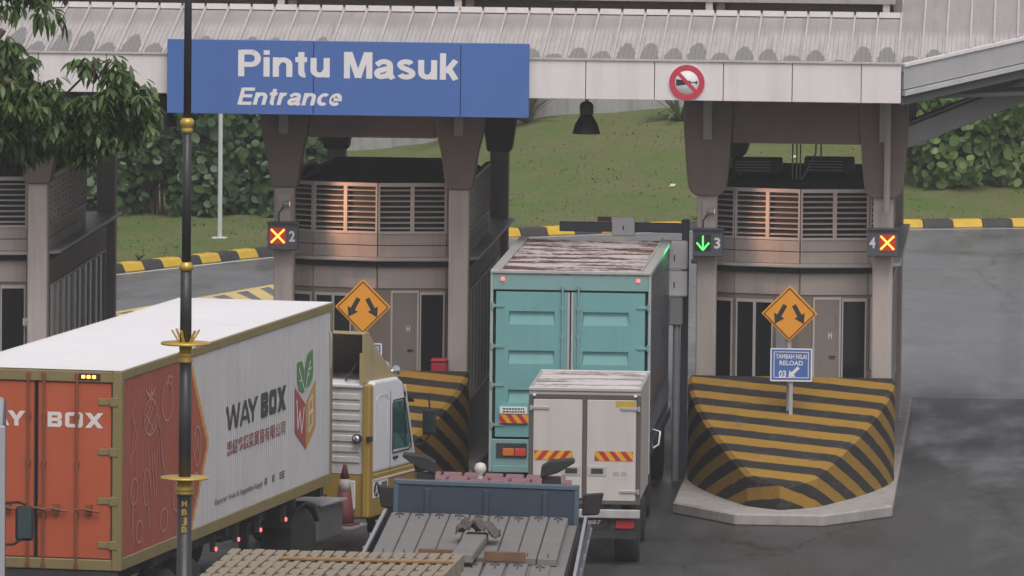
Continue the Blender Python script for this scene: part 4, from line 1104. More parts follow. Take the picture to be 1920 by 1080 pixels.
m=MB(); m.bar((.008,1.50,2.50),(.008,1.92,1.42),.02,.035,up=(1,0,0)); m.build("pillar_trim",CABW,tk,bevel=.005)
# mirrors
for sg,xs_ in ((1,0),(-1,-CWD)):
    m=MB(); X=lambda a:xs_+sg*a
    m.tube([(X(0),1.80,2.33),(X(.12),1.9,2.34),(X(.24),1.95,2.3),(X(.26),1.95,2.05)],.017,6); m.tube([(X(0),1.9,1.55),(X(.14),1.95,1.55),(X(.25),1.95,1.70)],.017,6); a_=m.build("mirror_arm",RUB,tk)
    m=MB(); m.box(min(X(.14),X(.36)),max(X(.14),X(.36)),1.92,2.0,1.70,2.10); mb_=m.build("mirror",RUB,tk,bevel=.03,seg=2)
    m=MB(); m.box(min(X(.17),X(.33)),max(X(.17),X(.33)),1.912,1.92,1.74,2.03); m.build("mirror_glass",MIRG,mb_)
CHR=flat("chrome",(.75,.75,.75),.12,metal=.9)
for xx,yy,zz_ in ((-.10,1.32,2.73),(-.22,1.18,2.80)):
    m=MB(); m.smooth=True; m.lathe([(.02,-.12),(.035,-.05),(.07,.04),(.085,.07),(.06,.085),(.002,.09)],14,(xx,yy,zz_),'y'); m.tube([(xx,yy,2.6),(xx,yy,zz_)],.02,6); m.build("horn",CHR,tk,recalc=True)
m=MB(); m.box(-.18,-.06,1.22,1.38,2.62,2.68); m.build("horn_bracket",DEFL,tk)
m=MB(); m.lathe([(.03,-.02),(.07,-.03),(.075,-.10),(.06,-.115)],14,(-.17,0,1.80),'y'); wl=m.build("work_lamp",RUB,tk,recalc=True)
m=MB(); m.lathe([(.055,-.116),(.05,-.125),(.001,-.13)],14,(-.17,0,1.80),'y'); m.build("lens",CHR,wl,recalc=True)
m=MB(); m.box(-.02,.06,-.08,.0,1.77,1.84); m.build("lamp_bracket",RUB,tk)
# white sticker with dark disc
m=MB(); m.box(.008,.012,.10,.80,.88,1.13); stk=m.build("door_sticker",WHITEP,tk)
m=MB(); m.lathe([(.115,.0),(.115,.003)],20,(.0125,.30,1.005),'x'); m.build("sticker_disc",HB,stk)
m=MB(); m.text("A",(.0165,.245,.93),(0,1,0),(0,0,1),.11,.15,.02); m.build("sticker_letter",WHITEP,stk)
m=MB(); m.box(.0125,.015,.52,.76,.91,1.10); m.build("sticker_panel",INKG,stk)
# chassis, wheels, plate, bumper
m=MB()
for xx in (-1.62,-.75): m.box(xx-.06,xx+.06,-4.3,1.9,.62,.92)
m.box(-1.9,-.45,-3.0,-2.3,.92,1.0); m.build("chassis",CHAS,tk,bevel=.01)
wheel(tk,-.20,1.30,.50,.3); wheel(tk,-CWD+.2,1.30,.5,.3)
for xx in (-.28,-CWD+.28): wheel(tk,xx,-2.6,.50,.5)
m=MB(); m.prism([(-3.2,.75),(-3.0,1.02),(-2.6,1.10),(-2.2,1.02),(-2.0,.75),(-2.04,.74),(-2.24,.99),(-2.6,1.06),(-2.96,.99),(-3.16,.74)],-.58,-.02,'x'); m.build("mudguard",CHAS,tk,recalc=True)
m=MB(); m.prism([(-3.2,.75),(-3.0,1.02),(-2.6,1.10),(-2.2,1.02),(-2.0,.75),(-2.04,.74),(-2.24,.99),(-2.6,1.06),(-2.96,.99),(-3.16,.74)],-CWD+.02,-CWD+.58,'x'); m.build("mudguard",CHAS,tk,recalc=True)
m=MB(); m.box(-.65,-.08,-1.95,-.85,.40,.95); m.build("fuel_tank",mat("tank_grey",(.16,.16,.16),.4,metal=.4,grime=.3),tk,bevel=.05,seg=2)
m=MB(); m.box(-.66,-.02,-1.95,-.85,.955,.985); m.box(-.66,.02,-.80,-.1,.5,.53); m.build("catwalk",GREYMET,tk)
m=MB(); m.box(-.42,-.20,-.06,-.03,.72,1.16); m.build("control_box",CABR,tk,bevel=.02)
m=MB(); m.box(-CWD+.02,-.02,1.98,2.1,.45,.95); m.build("bumper",CABY,tk,bevel=.04)

# traffic cone standing on the tractor's catwalk
o=thing("traffic_cone","faded red traffic cone with a white collar behind the tractor cab","traffic cone",(-10.43,123.92,.532),TY)
CONEM=mat("cone_red",(.13,.024,.022),.6,var=.15,grime=.4)
COLLAR=mat("cone_collar",(.36,.33,.32),.6,var=.1,grime=.3)
m=MB(); m.smooth=True; m.lathe([(.155,.03),(.135,.2),(.10,.52)],16); m.lathe([(.074,.70),(.03,.90),(.025,.92)],16); m.build("cone_body",CONEM,o)
m=MB(); m.smooth=True; m.lathe([(.101,.52),(.075,.70)],16); m.build("collar",COLLAR,o)
m=MB(); m.box(-.19,.19,-.19,.19,0,.03); m.build("base",CONEM,o,bevel=.01)

# ------------------------------------------------------------------ teal box truck
TEAL=mat("teal_paint",(.155,.355,.36),.5,var=.07,scale=1.2,streak=.28,dirt=(.13,.24,.22),grime=.08)
TEALF=mat("teal_frame",(.20,.355,.35),.5,var=.06,streak=.2,dirt=(.16,.2,.19))
NAVY=mat("navy_side",(.028,.034,.062),.3,var=.1,streak=.25,dirt=(.06,.06,.08))
TEALR=rusty_roof("teal_truck_roof",(.55,.51,.50),(.18,.09,.07),.75,2.3,.10)
TEALP=mat("pale_teal_post",(.34,.43,.42),.5,var=.06,streak=.25,dirt=(.18,.2,.19))
GREYT=mat("roof_trim_grey",(.42,.41,.40),.5,var=.08,streak=.25)
tt=thing("teal_box_truck","tall teal box truck with a rusty roof in lane three","truck",(-7.335,129.12,0),0)
W2=1.265; TZ=4.02; TB=1.25; TL=6.95
m=MB(); m.box(-W2+.02,W2-.03,.075,TL,TB,TZ-.06); m.build("box_body",NAVY,tt)
m=MB(); m.box(-W2+.13,W2-.13,.02,TL-.05,TZ-.06,TZ-.02)
for i in range(30): y=.18+i*.225; m.box(-W2+.16,W2-.16,y,y+.09,TZ-.02,TZ)
m.build("roof",TEALR,tt)
m=MB()
for sg in (-1,1): m.bar((sg*(W2-.07),0,TZ-.025),(sg*(W2-.07),TL,TZ-.025),.14,.07); m.bar((sg*(W2-.155),.1,TZ+.015),(sg*(W2-.155),TL,TZ+.015),.03,.03)
m.bar((-W2,-.01,TZ-.015),(W2,-.01,TZ-.015),.04,.05); m.build("roof_rail",GREYT,tt,bevel=.008)
for sg in (-1,1):
    m=MB(); m.box(sg*W2-.045 if sg>0 else -W2,sg*W2 if sg>0 else -W2+.045,-.01,.06,.84,TZ-.05); m.build("corner_post",TEALP,tt,bevel=.008)
m=MB(); m.box(-W2+.045,W2-.045,0,.06,TZ-.30,TZ-.06); m.build("rear_header",TEALF,tt,bevel=.008); m=MB(); m.box(-W2+.045,W2-.045,-.005,.06,.95,1.36); m.box(-W2+.045,W2-.045,-.03,.06,.84,.95); m.build("rear_frame",TEALF,tt,bevel=.008)
m=MB(); m.box(-W2+.05,W2-.05,.06,.072,1.36,TZ-.30); m.build("door_seal",RUB,tt)
def tdoor(x0,x1,hs):
    z0,z1=1.40,TZ-.33
    a=x0+.20 if hs<0 else x0+.14; b=a+.72
    mm=MB(); zs=(3.28,2.66,2.04); HR=.105; zc_=z0
    for zc in reversed(zs):
        mm.box(x0,x1,0,.058,zc_,zc-HR); mm.box(x0,a,0,.058,zc-HR,zc+HR); mm.box(b,x1,0,.058,zc-HR,zc+HR)
        mm.add([(a,.0,zc-HR),(b,.0,zc-HR),(b-.02,.04,zc+HR*.35),(a+.02,.04,zc+HR*.35)],[(0,1,2,3)])
        mm.add([(a,.042,zc-HR),(b,.042,zc-HR),(b,.042,zc+HR),(a,.042,zc+HR)],[(0,1,2,3)])
        zc_=zc+HR
    mm.box(x0,x1,0,.058,zc_,z1); d=mm.build("door",TEAL,tt)
    xr=x1-.07 if hs<0 else x0+.07
    mm=MB(); mm.tube([(xr,-.03,z0+.02),(xr,-.03,z1+.10)],.018,8)
    for z in (z0+.06,z0+.9,z0+1.6,z1-.25,z1+.09): mm.box(xr-.035,xr+.035,-.035,.0,z-.03,z+.03)
    mm.build("locking_rod",TEALF,d)
    mm=MB(); mm.box(xr-.015,xr+.015,-.06,-.03,z0+.5,z0+.75); mm.build("handle",TEALF,d)
    for z in (z1-.22,z1-.86,z1-1.47,z1-2.1):
        if z<z0: continue
        mm=MB(); xe=x0 if hs<0 else x1
        mm.box(xe-.07 if hs<0 else xe-.13,xe+.13 if hs<0 else xe+.07,-.02,.0,z-.022,z+.022); mm.tube([(xe+hs*.055,-.02,z-.05),(xe+hs*.055,-.02,z+.05)],.022,8); mm.build("hinge",TEALF,d)
    return d
tdoor(-W2+.095,-.055,-1); tdoor(.055,W2-.095,1)
m=MB(); m.box(-.05,-.012,-.004,.03,1.4,TZ-.33); m.box(.012,.05,-.004,.03,1.4,TZ-.33); m.build("centre_seal",GREYT,tt)
lamp(tt,"marker_light",REDON,-W2+.17,-W2+.22,-.0,TZ-.155,TZ-.105); lamp(tt,"marker_light",REDON,W2-.23,W2-.18,-.0,TZ-.155,TZ-.105)
m=MB(); m.box(-W2+.17,-W2+.62,-.048,-.0,1.62,1.755); m.build("reflector_plate",REFL,tt)
m=MB(); m.box(W2-.62,W2-.17,-.048,-.0,1.62,1.755); m.build("reflector_plate",REFR,tt)
m=MB(); m.box(-W2+.17,-W2+.60,-.046,-.0,1.77,1.875); wp=m.build("weight_plate",WHITEP,tt)
m=MB()
for z,a,b in ((1.845,.05,.38),(1.80,.05,.40)):
    xx=-W2+.17+a
    while xx<-W2+.17+b: ww=random.uniform(.02,.045); m.box(xx,xx+ww,-.048,-.046,z-.013,z+.013); xx+=ww+.012
m.build("small_print",HB,wp)
m=MB(); m.box(-W2+.12,-W2+.60,-.03,-.005,1.08,1.30); lb=m.build("lamp_recess",CHAS,tt)
for i,(mt) in enumerate((AMBL,REDON)):
    m=MB(); m.box(-W2+.22+i*.19,-W2+.40+i*.19,-.05,-.03,1.10,1.22); m.build("tail_lamp",mat("tail_red",(.6,.06,.04),.25) if i else AMBL,tt,bevel=.01)
m=MB(); m.box(W2-.60,W2-.22,-.05,-.005,1.10,1.22); m.build("tail_lamp",REDL,tt,bevel=.01)
m=MB()
for xx in (-.45,.45): m.box(xx-.06,xx+.06,.1,TL+1.6,.82,1.1)
m.box(-1.1,1.1,.2,.3,.45,.6); m.box(-.5,-.42,.2,.3,.6,.85); m.box(.42,.5,.2,.3,.6,.85); m.build("chassis",CHAS,tt)
for yy in (1.5,TL+.7):
    for xx in (-W2+.28,W2-.28): wheel(tt,xx,yy,.50,.44 if yy<3 else .3)
for xx in (-W2+.28,W2-.28):
    m=MB(); m.box(xx-.25,xx+.25,.62,.64,.3,.9); m.build("mud_flap",RUB,tt)
# tarpaulin hooks/netting along the lower right side
m=MB()
for i in range(26):
    y=.3+i*.25; m.tube([(W2-.028,y,1.78),(W2-.012,y+.05,1.66),(W2-.025,y+.09,1.42)],.012,5)
m.build("side_net",mat("net_dark",(.09,.09,.11),.7),tt)
m=MB(); m.box(W2-.05,W2+.02,.1,TL,1.12,1.28); m.build("side_rail",NAVY,tt)
m=MB(); m.box(-1.15,1.15,TL+.1,TL+1.75,.9,2.65); m.build("cab",TEAL,tt,bevel=.1,seg=3)
m=MB(); m.tube([(W2-.02,.9,1.15),(W2+.10,.95,1.22),(W2+.12,1.0,1.42),(W2,1.05,1.45)],.02,6); m.build("side_hook",STEEL,tt)

# ------------------------------------------------------------------ small white box truck
OFFW=mat("box_offwhite",(.54,.515,.49),.45,var=.06,scale=.8,streak=.22,dirt=(.30,.26,.225),grime=.12)
BFR=mat("box_frame_dark",(.10,.085,.08),.5,var=.1,streak=.2)
ALU=mat("aluminium_trim",(.50,.49,.48),.4,metal=.3,var=.08)
WROOF=rusty_roof("white_truck_roof",(.62,.585,.575),(.33,.245,.23),.7,2.6,-.05)
wt=thing("small_box_truck","small off white box truck with a weathered roof behind the teal truck","truck",(-6.79,123.62,0),0)
W3=.85; Z1=2.70; Z0=.97; L3=2.85
m=MB(); m.box(-W3+.02,W3-.02,.04,L3,Z0,Z1-.05); m.build("box_body",ALU,wt,bevel=.01)
m=MB(); m.box(-W3+.04,W3-.04,.02,L3,Z1-.06,Z1-.02); m.build("roof",WROOF,wt)
m=MB()
for sg in (-1,1): m.bar((sg*(W3-.025),0,Z1-.03),(sg*(W3-.025),L3,Z1-.03),.05,.06)
m.bar((-W3,.0,Z1-.025),(W3,.0,Z1-.025),.06,.06); m.bar((-W3,L3,Z1-.02),(W3,L3,Z1-.02),.06,.06); m.build("roof_rail",ALU,wt,bevel=.012)
m=MB(); m.box(-W3+.01,W3-.01,-.005,.04,Z1-.115,Z1-.056); m.build("light_strip",ALU,wt,bevel=.01)
m=MB(); 
for sg in (-1,1): m.box(sg*(W3-.035)-.03,sg*(W3-.035)+.03,-.01,.05,Z0-.03,Z1-.12)
m.box(-W3+.06,W3-.06,.0,.045,Z1-.175,Z1-.12); m.box(-W3+.06,W3-.06,.0,.045,Z0-.03,Z0+.02); m.box(-.03,.03,-.006,.04,Z0,Z1-.17); m.build("rear_frame",BFR,wt,bevel=.006)
for x0,x1,hs in ((-W3+.075,-.035,-1),(.035,W3-.075,1)):
    m=MB(); m.box(x0,x1,-.002,.035,Z0+.025,Z1-.18); d=m.build("door",OFFW,wt,bevel=.008)
    for z in (Z1-.31,Z0+.17):
        m=MB(); xe=x0 if hs<0 else x1
        m.box(min(xe+hs*.06,xe-hs*.24),max(xe+hs*.06,xe-hs*.24),-.022,-.002,z-.022,z+.022); m.tube([(xe+hs*.04,-.02,z-.04),(xe+hs*.04,-.02,z+.04)],.02,8); m.build("hinge",STEEL,d,bevel=.004)
    m=MB(); a=x0+.44 if hs<0 else x0+.02; m.box(a,a+.28,-.012,-.002,1.37,1.52); hp=m.build("handle_plate",ALU,d,bevel=.01)
    m=MB(); b=a+.05 if hs<0 else a+.05; m.box(b,b+.18,-.02,-.012,1.405,1.485); m.build("handle",CHAS,hp,bevel=.01)
    m=MB(); a,b=(x0+.02,x0+.60) if hs<0 else (x1-.62,x1-.04); m.box(a,b,-.008,-.002,1.60,1.745); m.build("reflector_strip",REFR if hs<0 else REFL,d)
    if hs>0:
        m=MB(); m.box(x1-.31,x1-.01,-.007,-.002,Z1-.285,Z1-.19); m.build("yellow_label",mat("label_yellow",(.50,.34,.05),.5,grime=.2),d)
        m=MB(); m.box(x1-.36,x1-.12,-.005,-.002,1.33,1.47); pl=m.build("plate_sticker",OFFW,d)
        m=MB(); m.text("88 38",(x1-.34,-.0065,1.37),(1,0,0),(0,0,1),.2,.07,.02); m.build("small_print",GREYMET,pl)
for sg in (-1,1): lamp(wt,"marker_light",EQW,sg*(W3-.09)-.025,sg*(W3-.09)+.025,-.006,Z1-.135,Z1-.095,.015)
m=MB(); m.box(-W3+.03,W3-.0,-.08,.0,.74,.87); m.build("bumper",GREYT,wt,bevel=.012)
m=MB(); m.box(-W3+.05,W3-.05,.06,.16,.42,.55); m.box(-.4,-.32,.06,.16,.55,.9); m.box(.32,.4,.06,.16,.55,.9)
for xx in (-.35,.35): m.box(xx-.05,xx+.05,.2,L3+1.4,.62,.9)
m.build("chassis",CHAS,wt)
m=MB(); m.box(.02,.34,.03,.055,.62,.72); pl=m.build("number_plate",CHAS,wt)
m=MB(); m.text("887",(.06,.0285,.64),(1,0,0),(0,0,1),.2,.06,.02); m.build("plate_number",WHITEP,pl)
for sg in (-1,1): lamp(wt,"tail_lamp",REDL,sg*.62-.14,sg*.62+.14,.05,.58,.70)
for yy in (.75,L3+.75):
    for xx in (-W3+.22,W3-.22): wheel(wt,xx,yy,.36,.36 if yy<2 else .24)
m=MB(); m.box(-.76,.70,L3+.08,L3+1.45,.75,2.1); m.build("cab",CABW,wt,bevel=.1,seg=3)
# ------------------------------------------------------------------ blue lorry with concrete slabs
BLORRY=mat("lorry_blue",(.03,.05,.078),.5,var=.12,scale=1.2,streak=.3,dirt=(.07,.07,.075),grime=.3)
PINK=mat("cab_roof_pink",(.235,.115,.13),.6,var=.12,scale=2,grime=.25,dirt=(.22,.12,.12))
SLAB=mat("slab_concrete",(.185,.175,.17),.85,var=.12,scale=1.5,streak=0,grime=.35,dirt=(.19,.175,.165),bump=.3,bscale=25)
TIM=mat("timber_batten",(.15,.085,.045),.8,var=.2,scale=4)
HOOK=mat("rusty_hook",(.07,.06,.055),.7,var=.2)
BROT=(0,R(1.25),R(1.6))       # the body leans a little to its right
bl=thing("flatbed_lorry","blue flatbed lorry with a pink cab roof loaded with concrete slabs","lorry",(-7.49,111.32,0),rot=BROT)
HW=1.24; BEDZ=1.15
m=MB(); m.box(-HW,HW,-.04,.04,BEDZ,2.46)
for x in (-.8,0,.8): m.box(x-.04,x+.04,-.07,-.04,BEDZ,2.42)
m.build("headboard",BLORRY,bl,bevel=.01)
m=MB(); m.box(-HW-.02,HW+.02,-.06,.06,2.46,2.53); m.box(-HW-.02,-HW+.05,-.06,.06,BEDZ,2.46);m.box(HW-.05,HW+.02,-.06,.06,BEDZ,2.46); m.build("headboard_frame",mat("headboard_rim",(.075,.115,.15),.5,var=.1,grime=.3),bl,bevel=.012)
m=MB(); m.box(-HW,HW,-8.4,-.06,BEDZ-.12,BEDZ); m.build("bed",BLORRY,bl)
for sg in (-1,1):
    m=MB(); m.prism([(sg*HW,BEDZ),(sg*(HW+.05),BEDZ),(sg*(HW+.20),2.02),(sg*(HW+.15),2.02)],-8.4,-.1,'y'); sb=m.build("side_board",BLORRY,bl,recalc=True)
    m=MB(); m.bar((sg*(HW+.17),-8.4,2.03),(sg*(HW+.12),-.1,2.10),.04,.05)
    for y in (-.6,-2.2,-3.8,-5.4,-7.0): m.bar((sg*(HW+.06),y,BEDZ),(sg*(HW+.21),y,2.02),.03,.07)
    m.build("side_rail",GREYMET,sb)
m=MB(); m.box(-1.0,1.0,.20,1.85,.85,2.34); m.build("cab",mat("cab_pinkish_red",(.30,.10,.11),.5,var=.1),bl,bevel=.10,seg=3)
m=MB(); m.box(-.96,.98,.22,1.80,2.345,2.42)
for i in range(7):
    x=-.94+i*.285
    for j in range(3): m.box(x+(.1 if j%2 else 0),x+(.1 if j%2 else 0)+.25,.28+j*.5,.72+j*.5,2.42,2.475)
m.build("cab_roof",PINK,bl,bevel=.015,seg=2)
m=MB(); m.smooth=True; m.lathe([(.03,2.42),(.04,2.50),(.03,2.53),(.075,2.57),(.085,2.62),(.06,2.68),(.001,2.70)],14,(-.13,.95,0)); m.build("roof_globe",mat("globe_white",(.55,.54,.52),.4),bl,recalc=True)
for sg,xx in ((-1,-.84),(1,.86)):
    m=MB(); m.box(xx-.12,xx+.14 if sg>0 else xx+.13,.10,.20,2.30,2.62)
    m.prism([(xx-sg*.14,2.60),(xx+sg*.10,2.68),(xx+sg*.33,2.83),(xx+sg*.30,2.87),(xx+sg*.0,2.84),(xx-sg*.13,2.76)],.06,.34,'y'); m.build("air_horn_cowl",RUB,bl,bevel=.015,recalc=True)
for sg in (-1,1):
    m=MB(); m.tube([(sg*1.0,1.5,2.1),(sg*1.30,1.55,2.2),(sg*1.36,1.55,2.05)],.018,6); ar=m.build("mirror_arm",RUB,bl)
    m=MB(); m.prism([(sg*1.26,1.95),(sg*1.50,1.97),(sg*1.56,2.28),(sg*1.28,2.25)],1.5,1.58,'y'); m.build("mirror",RUB,ar,recalc=True,bevel=.02)
m=MB()
for xx in (-.45,.45): m.box(xx-.06,xx+.06,-8.3,1.7,.72,1.02)
m.box(-1.15,1.15,-8.38,-8.28,.5,.7); m.build("chassis",CHAS,bl)
for yy in (1.0,-4.6,-5.9):
    for xx in (-.98,.98): wheel(bl,xx,yy,.5,.3 if yy>0 else .46)
for sg in (-1,1): lamp(bl,"tail_lamp",REDL,sg*.9-.16,sg*.9+.16,-8.38,.54,.66)
# slabs lie on bearers: each is a thing of its own
def bl_world(x,y,z): return Matrix.LocRotScale(Vector((-7.49,111.32,0)),__import__('mathutils').Euler(BROT),None) @ Vector((x,y,z))
SZ=2.10; SLW=.262; ORD=["first","second","third","fourth","fifth","sixth","seventh","eighth","ninth"]
def make_slab(L,label):
    o=thing("concrete_slab",label,"concrete slab",(0,0,0),rot=BROT,group="concrete slabs stacked on the blue lorry")
    m=MB(); m.box(-SLW/2+.004,SLW/2-.004,-L/2,L/2,-.10,0); m.build("slab",SLAB,o,bevel=.012)
    for sy in (-1,1):
        m=MB(); y=sy*(L/2-.42)
        m.tube([(.01,y-.28,.004),(.005,y,.006),(0,y+.02,.012)],.009,5); 
        if sy>0: m.tube([(-.05,y+.06,.012),(-.01,y+.10,.03),(.06,y+.07,.012)],.012,5)
        m.build("lifting_hook",HOOK,o)
    return o
slabs=[]
S1=make_slab(5.0,"tmp")
random.seed(4)
for i in range(9):
    o=S1 if i==0 else dup(S1,(0,0,0))
    o.location=bl_world(-1.165+.0+i*(SLW+.006)+.02,-.18-2.5-random.uniform(0,.05),SZ+random.uniform(-.008,.008)); o.rotation_euler=BROT
    o["label"]="%s concrete slab from the left in the row against the blue headboard"%ORD[i]; slabs.append(o)
S2=make_slab(2.6,"tmp")
for i in range(8):
    o=S2 if i==0 else dup(S2,(0,0,0))
    o.location=bl_world(-1.165+.02+i*(SLW+.03)+.03,-.18-5.12-1.35,SZ-.06+random.uniform(-.01,.01)); o.rotation_euler=BROT
    o["label"]="%s concrete slab from the left in the nearer row behind the battens"%ORD[i]
# lower layers seen only at the edges
o=thing("slab_stack","lower layers of grey concrete slabs on the blue lorry's bed","slab stack",(-7.49,111.32,0),rot=BROT)
m=MB()
for z in range(5):
    for i in range(9): m.box(-1.15+i*.268,-1.15+i*.268+.255,-7.9,-.2,BEDZ+.03+z*.17,BEDZ+.03+z*.17+.14)
ly=m.build("layer",SLAB,o); ly["kind"]="stuff"
for x0,x1,label in ((-.66,-.17,"dark brown timber batten across the slabs, left of the loose short slab"),(.19,.73,"dark brown timber batten across the slabs, right of the loose short slab")):
    m=MB(); m.box(x0,x1,-.05,.05,-.09,.035); b=m.build("timber_batten",TIM,bevel=.006); b.location=bl_world(0,-5.36,SZ+.06); b.rotation_euler=BROT; tag(b,label,"timber batten",group="timber battens on the slabs")
o=thing("loose_slab","short loose concrete slab lying along the load under a rag","concrete slab",bl_world(-.02,-4.75,SZ+.11),rot=(R(.5),R(1.25),R(-1)))
m=MB(); m.box(-.145,.145,-1.25,1.15,-.1,.02); m.build("slab",SLAB,o,bevel=.015)
# crumpled rag
random.seed(9); m=MB(); m.smooth=True; nx,ny=14,8
vs=[]
for j in range(ny):
    for i in range(nx):
        u,v=i/(nx-1)-.5,j/(ny-1)-.5
        over=max(0,abs(u*.55+.04)-.15)
        z=.05+.05*math.sin(u*19+v*7)+.035*math.sin(v*23-u*9)+random.uniform(-.012,.02)-over*.75
        vs.append((u*.56+.04,v*.55+.03*math.sin(u*14),z))
m.add(vs,[(j*nx+i,j*nx+i+1,(j+1)*nx+i+1,(j+1)*nx+i) for j in range(ny-1) for i in range(nx-1)])
rg=m.build("rag",mat("rag_grey",(.10,.085,.08),.95,var=.35,scale=7)); rg.location=bl_world(-.0,-3.62,SZ+.19); rg.modifiers.new("thick","SOLIDIFY").thickness=.012
tag(rg,"crumpled dark rag draped over the end of the loose slab","rag")

# ------------------------------------------------------------------ lorry with cream blocks, nearest the camera
CREAMB=mat("cream_block",(.26,.215,.16),.8,var=.14,scale=2.5,grime=.2,dirt=(.26,.20,.145))
kl=thing("block_lorry","lorry bed in the near lane stacked with cream blocks","lorry",(-8.03,95.0,0),R(-2.0))
m=MB(); m.box(-1.25,1.25,-6.5,0.1,1.05,1.2); m.build("bed",BLORRY,kl)
m=MB(); m.box(-1.25,1.25,.05,.12,1.2,2.5); m.build("headboard",BLORRY,kl)
m=MB()
for xx in (-.45,.45): m.box(xx-.06,xx+.06,-6.4,1.9,.72,1.05)
m.build("chassis",CHAS,kl)
m=MB(); m.box(-1.0,1.0,.25,1.9,.85,2.4); m.build("cab",BLORRY,kl,bevel=.1,seg=3)
for yy in (1.1,-3.9,-5.2):
    for xx in (-.98,.98): wheel(kl,xx,yy,.5,.3 if yy>0 else .46)
st=MB()
for z in range(9):
    for j in range(9): st.box(-1.30,1.40,-.62*(j+1)+.03,-.62*j-.03,1.2+z*.22,1.2+z*.22+.2)
so_=st.build("block_stack",CREAMB,loc=(-8.03,95.0,0),rz=R(-2.0)); tag(so_,"lower courses of cream blocks under the top layer on the near lorry","block stack")
bm_=MB(); bm_.prism([(-.010,-.29),(.060,-.29),(.060,.29),(-.058,.29),(-.058,-.10),(-.010,-.10)],0,.2)
first=None; random.seed(5); cz,sz=math.cos(R(-2)),math.sin(R(-2))
for j in range(6):
    for i in range(20):
        lx=-1.29+.066+i*.137+random.uniform(-.004,.004); ly_=-.31-.62*j+random.uniform(-.012,.012)
        if j==0 and i>11: 
            if i<14: ly_-=.03
        zz_=3.185+random.uniform(-.004,.006)-(.06 if (j==0 and i>12) else 0)+.008
        wx,wy=-8.03+lx*cz-ly_*sz,95+lx*sz+ly_*cz
        if first is None: first=bm_.build("cream_block",CREAMB,bevel=.008); o=first
        else: o=first.copy(); COL.objects.link(o)
        if j==0 and i>12: zz_=3.185+.008
        o.location=(wx,wy,zz_); o.rotation_euler.z=R(-2+random.uniform(-.8,.8))
        tag(o,"cream block in the top layer of the near lorry's stack","block",group="cream blocks on the near lorry")
m=MB(); m.box(-.62,1.38,-.035,.035,0,.03); 
bt=m.build("timber_strip",mat("strip_brown",(.30,.17,.07),.8,var=.2),bevel=.005); bt.location=(-8.03+.0,93.95,3.397); bt.rotation_euler.z=R(-3.5); tag(bt,"thin brown timber strip lying across the cream blocks","timber strip")

# ------------------------------------------------------------------ grey box lorry at the left edge
GBOX=mat("lorry_grey",(.36,.37,.40),.5,var=.06,streak=.2); GN=mat("lorry_navy_side",(.035,.045,.085),.45,var=.1)
gl=thing("grey_box_lorry","pale grey box lorry at the left edge with a dark side and a wing mirror","lorry",(-12.945,102.8,0),R(6.9))
m=MB(); m.box(-2.4,-.03,0.02,4.1,1.0,4.0); m.build("box_body",GBOX,gl,bevel=.03)
m=MB(); m.box(-.03,0,.05,4.08,1.05,3.97); m.build("side_panel",GN,gl,bevel=.01)
m=MB(); m.box(-2.38,-.05,-.02,.02,1.05,3.95); m.build("rear_door",GBOX,gl,bevel=.01)
m=MB(); m.box(-.10,0.01,-.03,.05,.95,4.02); m.build("corner_post",GBOX,gl,bevel=.015)
m=MB(); m.box(-2.25,-.12,4.3,5.9,.7,2.6); m.build("cab",GBOX,gl,bevel=.12,seg=3)
m=MB(); m.tube([(-.14,5.5,2.45),(.16,5.62,2.46),(.26,5.64,2.42)],.02,6); m.tube([(-.14,5.5,1.9),(.10,5.6,1.90),(.22,5.62,1.98)],.02,6); ar=m.build("mirror_arm",RUB,gl)
m=MB(); m.box(.12,.36,5.60,5.70,1.94,2.40); mo=m.build("mirror",RUB,ar,bevel=.04,seg=2)
m=MB(); m.box(.15,.33,5.592,5.60,1.98,2.36); m.build("mirror_glass",MIRG,mo)
m=MB()
for xx in (-1.65,-.75): m.box(xx-.06,xx+.06,.2,5.7,.7,1.0)
m.build("chassis",CHAS,gl)
for yy in (1.2,5.0):
    for xx in (-.28,-2.1): wheel(gl,xx,yy,.48,.44 if yy<3 else .3)

# ------------------------------------------------------------------ black and gold lamp post
BPOST=mat("post_black",(.030,.031,.034),.42,var=.12); GOLD=mat("gold_paint",(.55,.37,.07),.32,metal=.35,var=.08)
lp=thing("street_lamp_post","tall black lamp post with gold rings and discs and the letters MBJB","lamp post",(-8.095,78,0))
m=MB(); m.smooth=True
m.lathe([(.072,0),(.070,5.84)],20); m.lathe([(.059,5.84),(.058,7.2)],20); m.lathe([(.056,7.2),(.054,8.0)],20); m.lathe([(.043,8.0),(.042,9.36)],18); m.lathe([(.037,9.36),(.034,11.6)],18)
m.build("pole",BPOST,lp,recalc=True)
m=MB(); m.smooth=True
m.lathe([(.035,9.27),(.053,9.285),(.056,9.31),(.045,9.325),(.05,9.33),(.068,9.36),(.066,9.395),(.045,9.415),(.034,9.42)],20); m.build("gold_knob",GOLD,lp,recalc=True)
m=MB(); m.smooth=True; m.lathe([(.05,7.965),(.063,7.97),(.068,8.0),(.062,8.02),(.05,8.035),(.045,8.045)],20); m.build("gold_ring",GOLD,lp,recalc=True)
m=MB(); m.smooth=True; m.lathe([(.058,7.085),(.07,7.09),(.07,7.105),(.062,7.11),(.075,7.15),(.07,7.18),(.06,7.19),(.062,7.255)],20); m.build("gold_collar",GOLD,lp,recalc=True)
m=MB(); m.lathe([(.058,7.256),(.235,7.258),(.238,7.268),(.235,7.280),(.058,7.284)],32); m.build("gold_disc",GOLD,lp,recalc=True)
for k in range(6):
    a=k*math.pi/3+.3; m=MB(); m.bar((math.cos(a)*.065,math.sin(a)*.065,7.284),(math.cos(a)*.135,math.sin(a)*.135,7.40),.026,.014); m.build("crown_prong",GOLD,lp,bevel=.003)
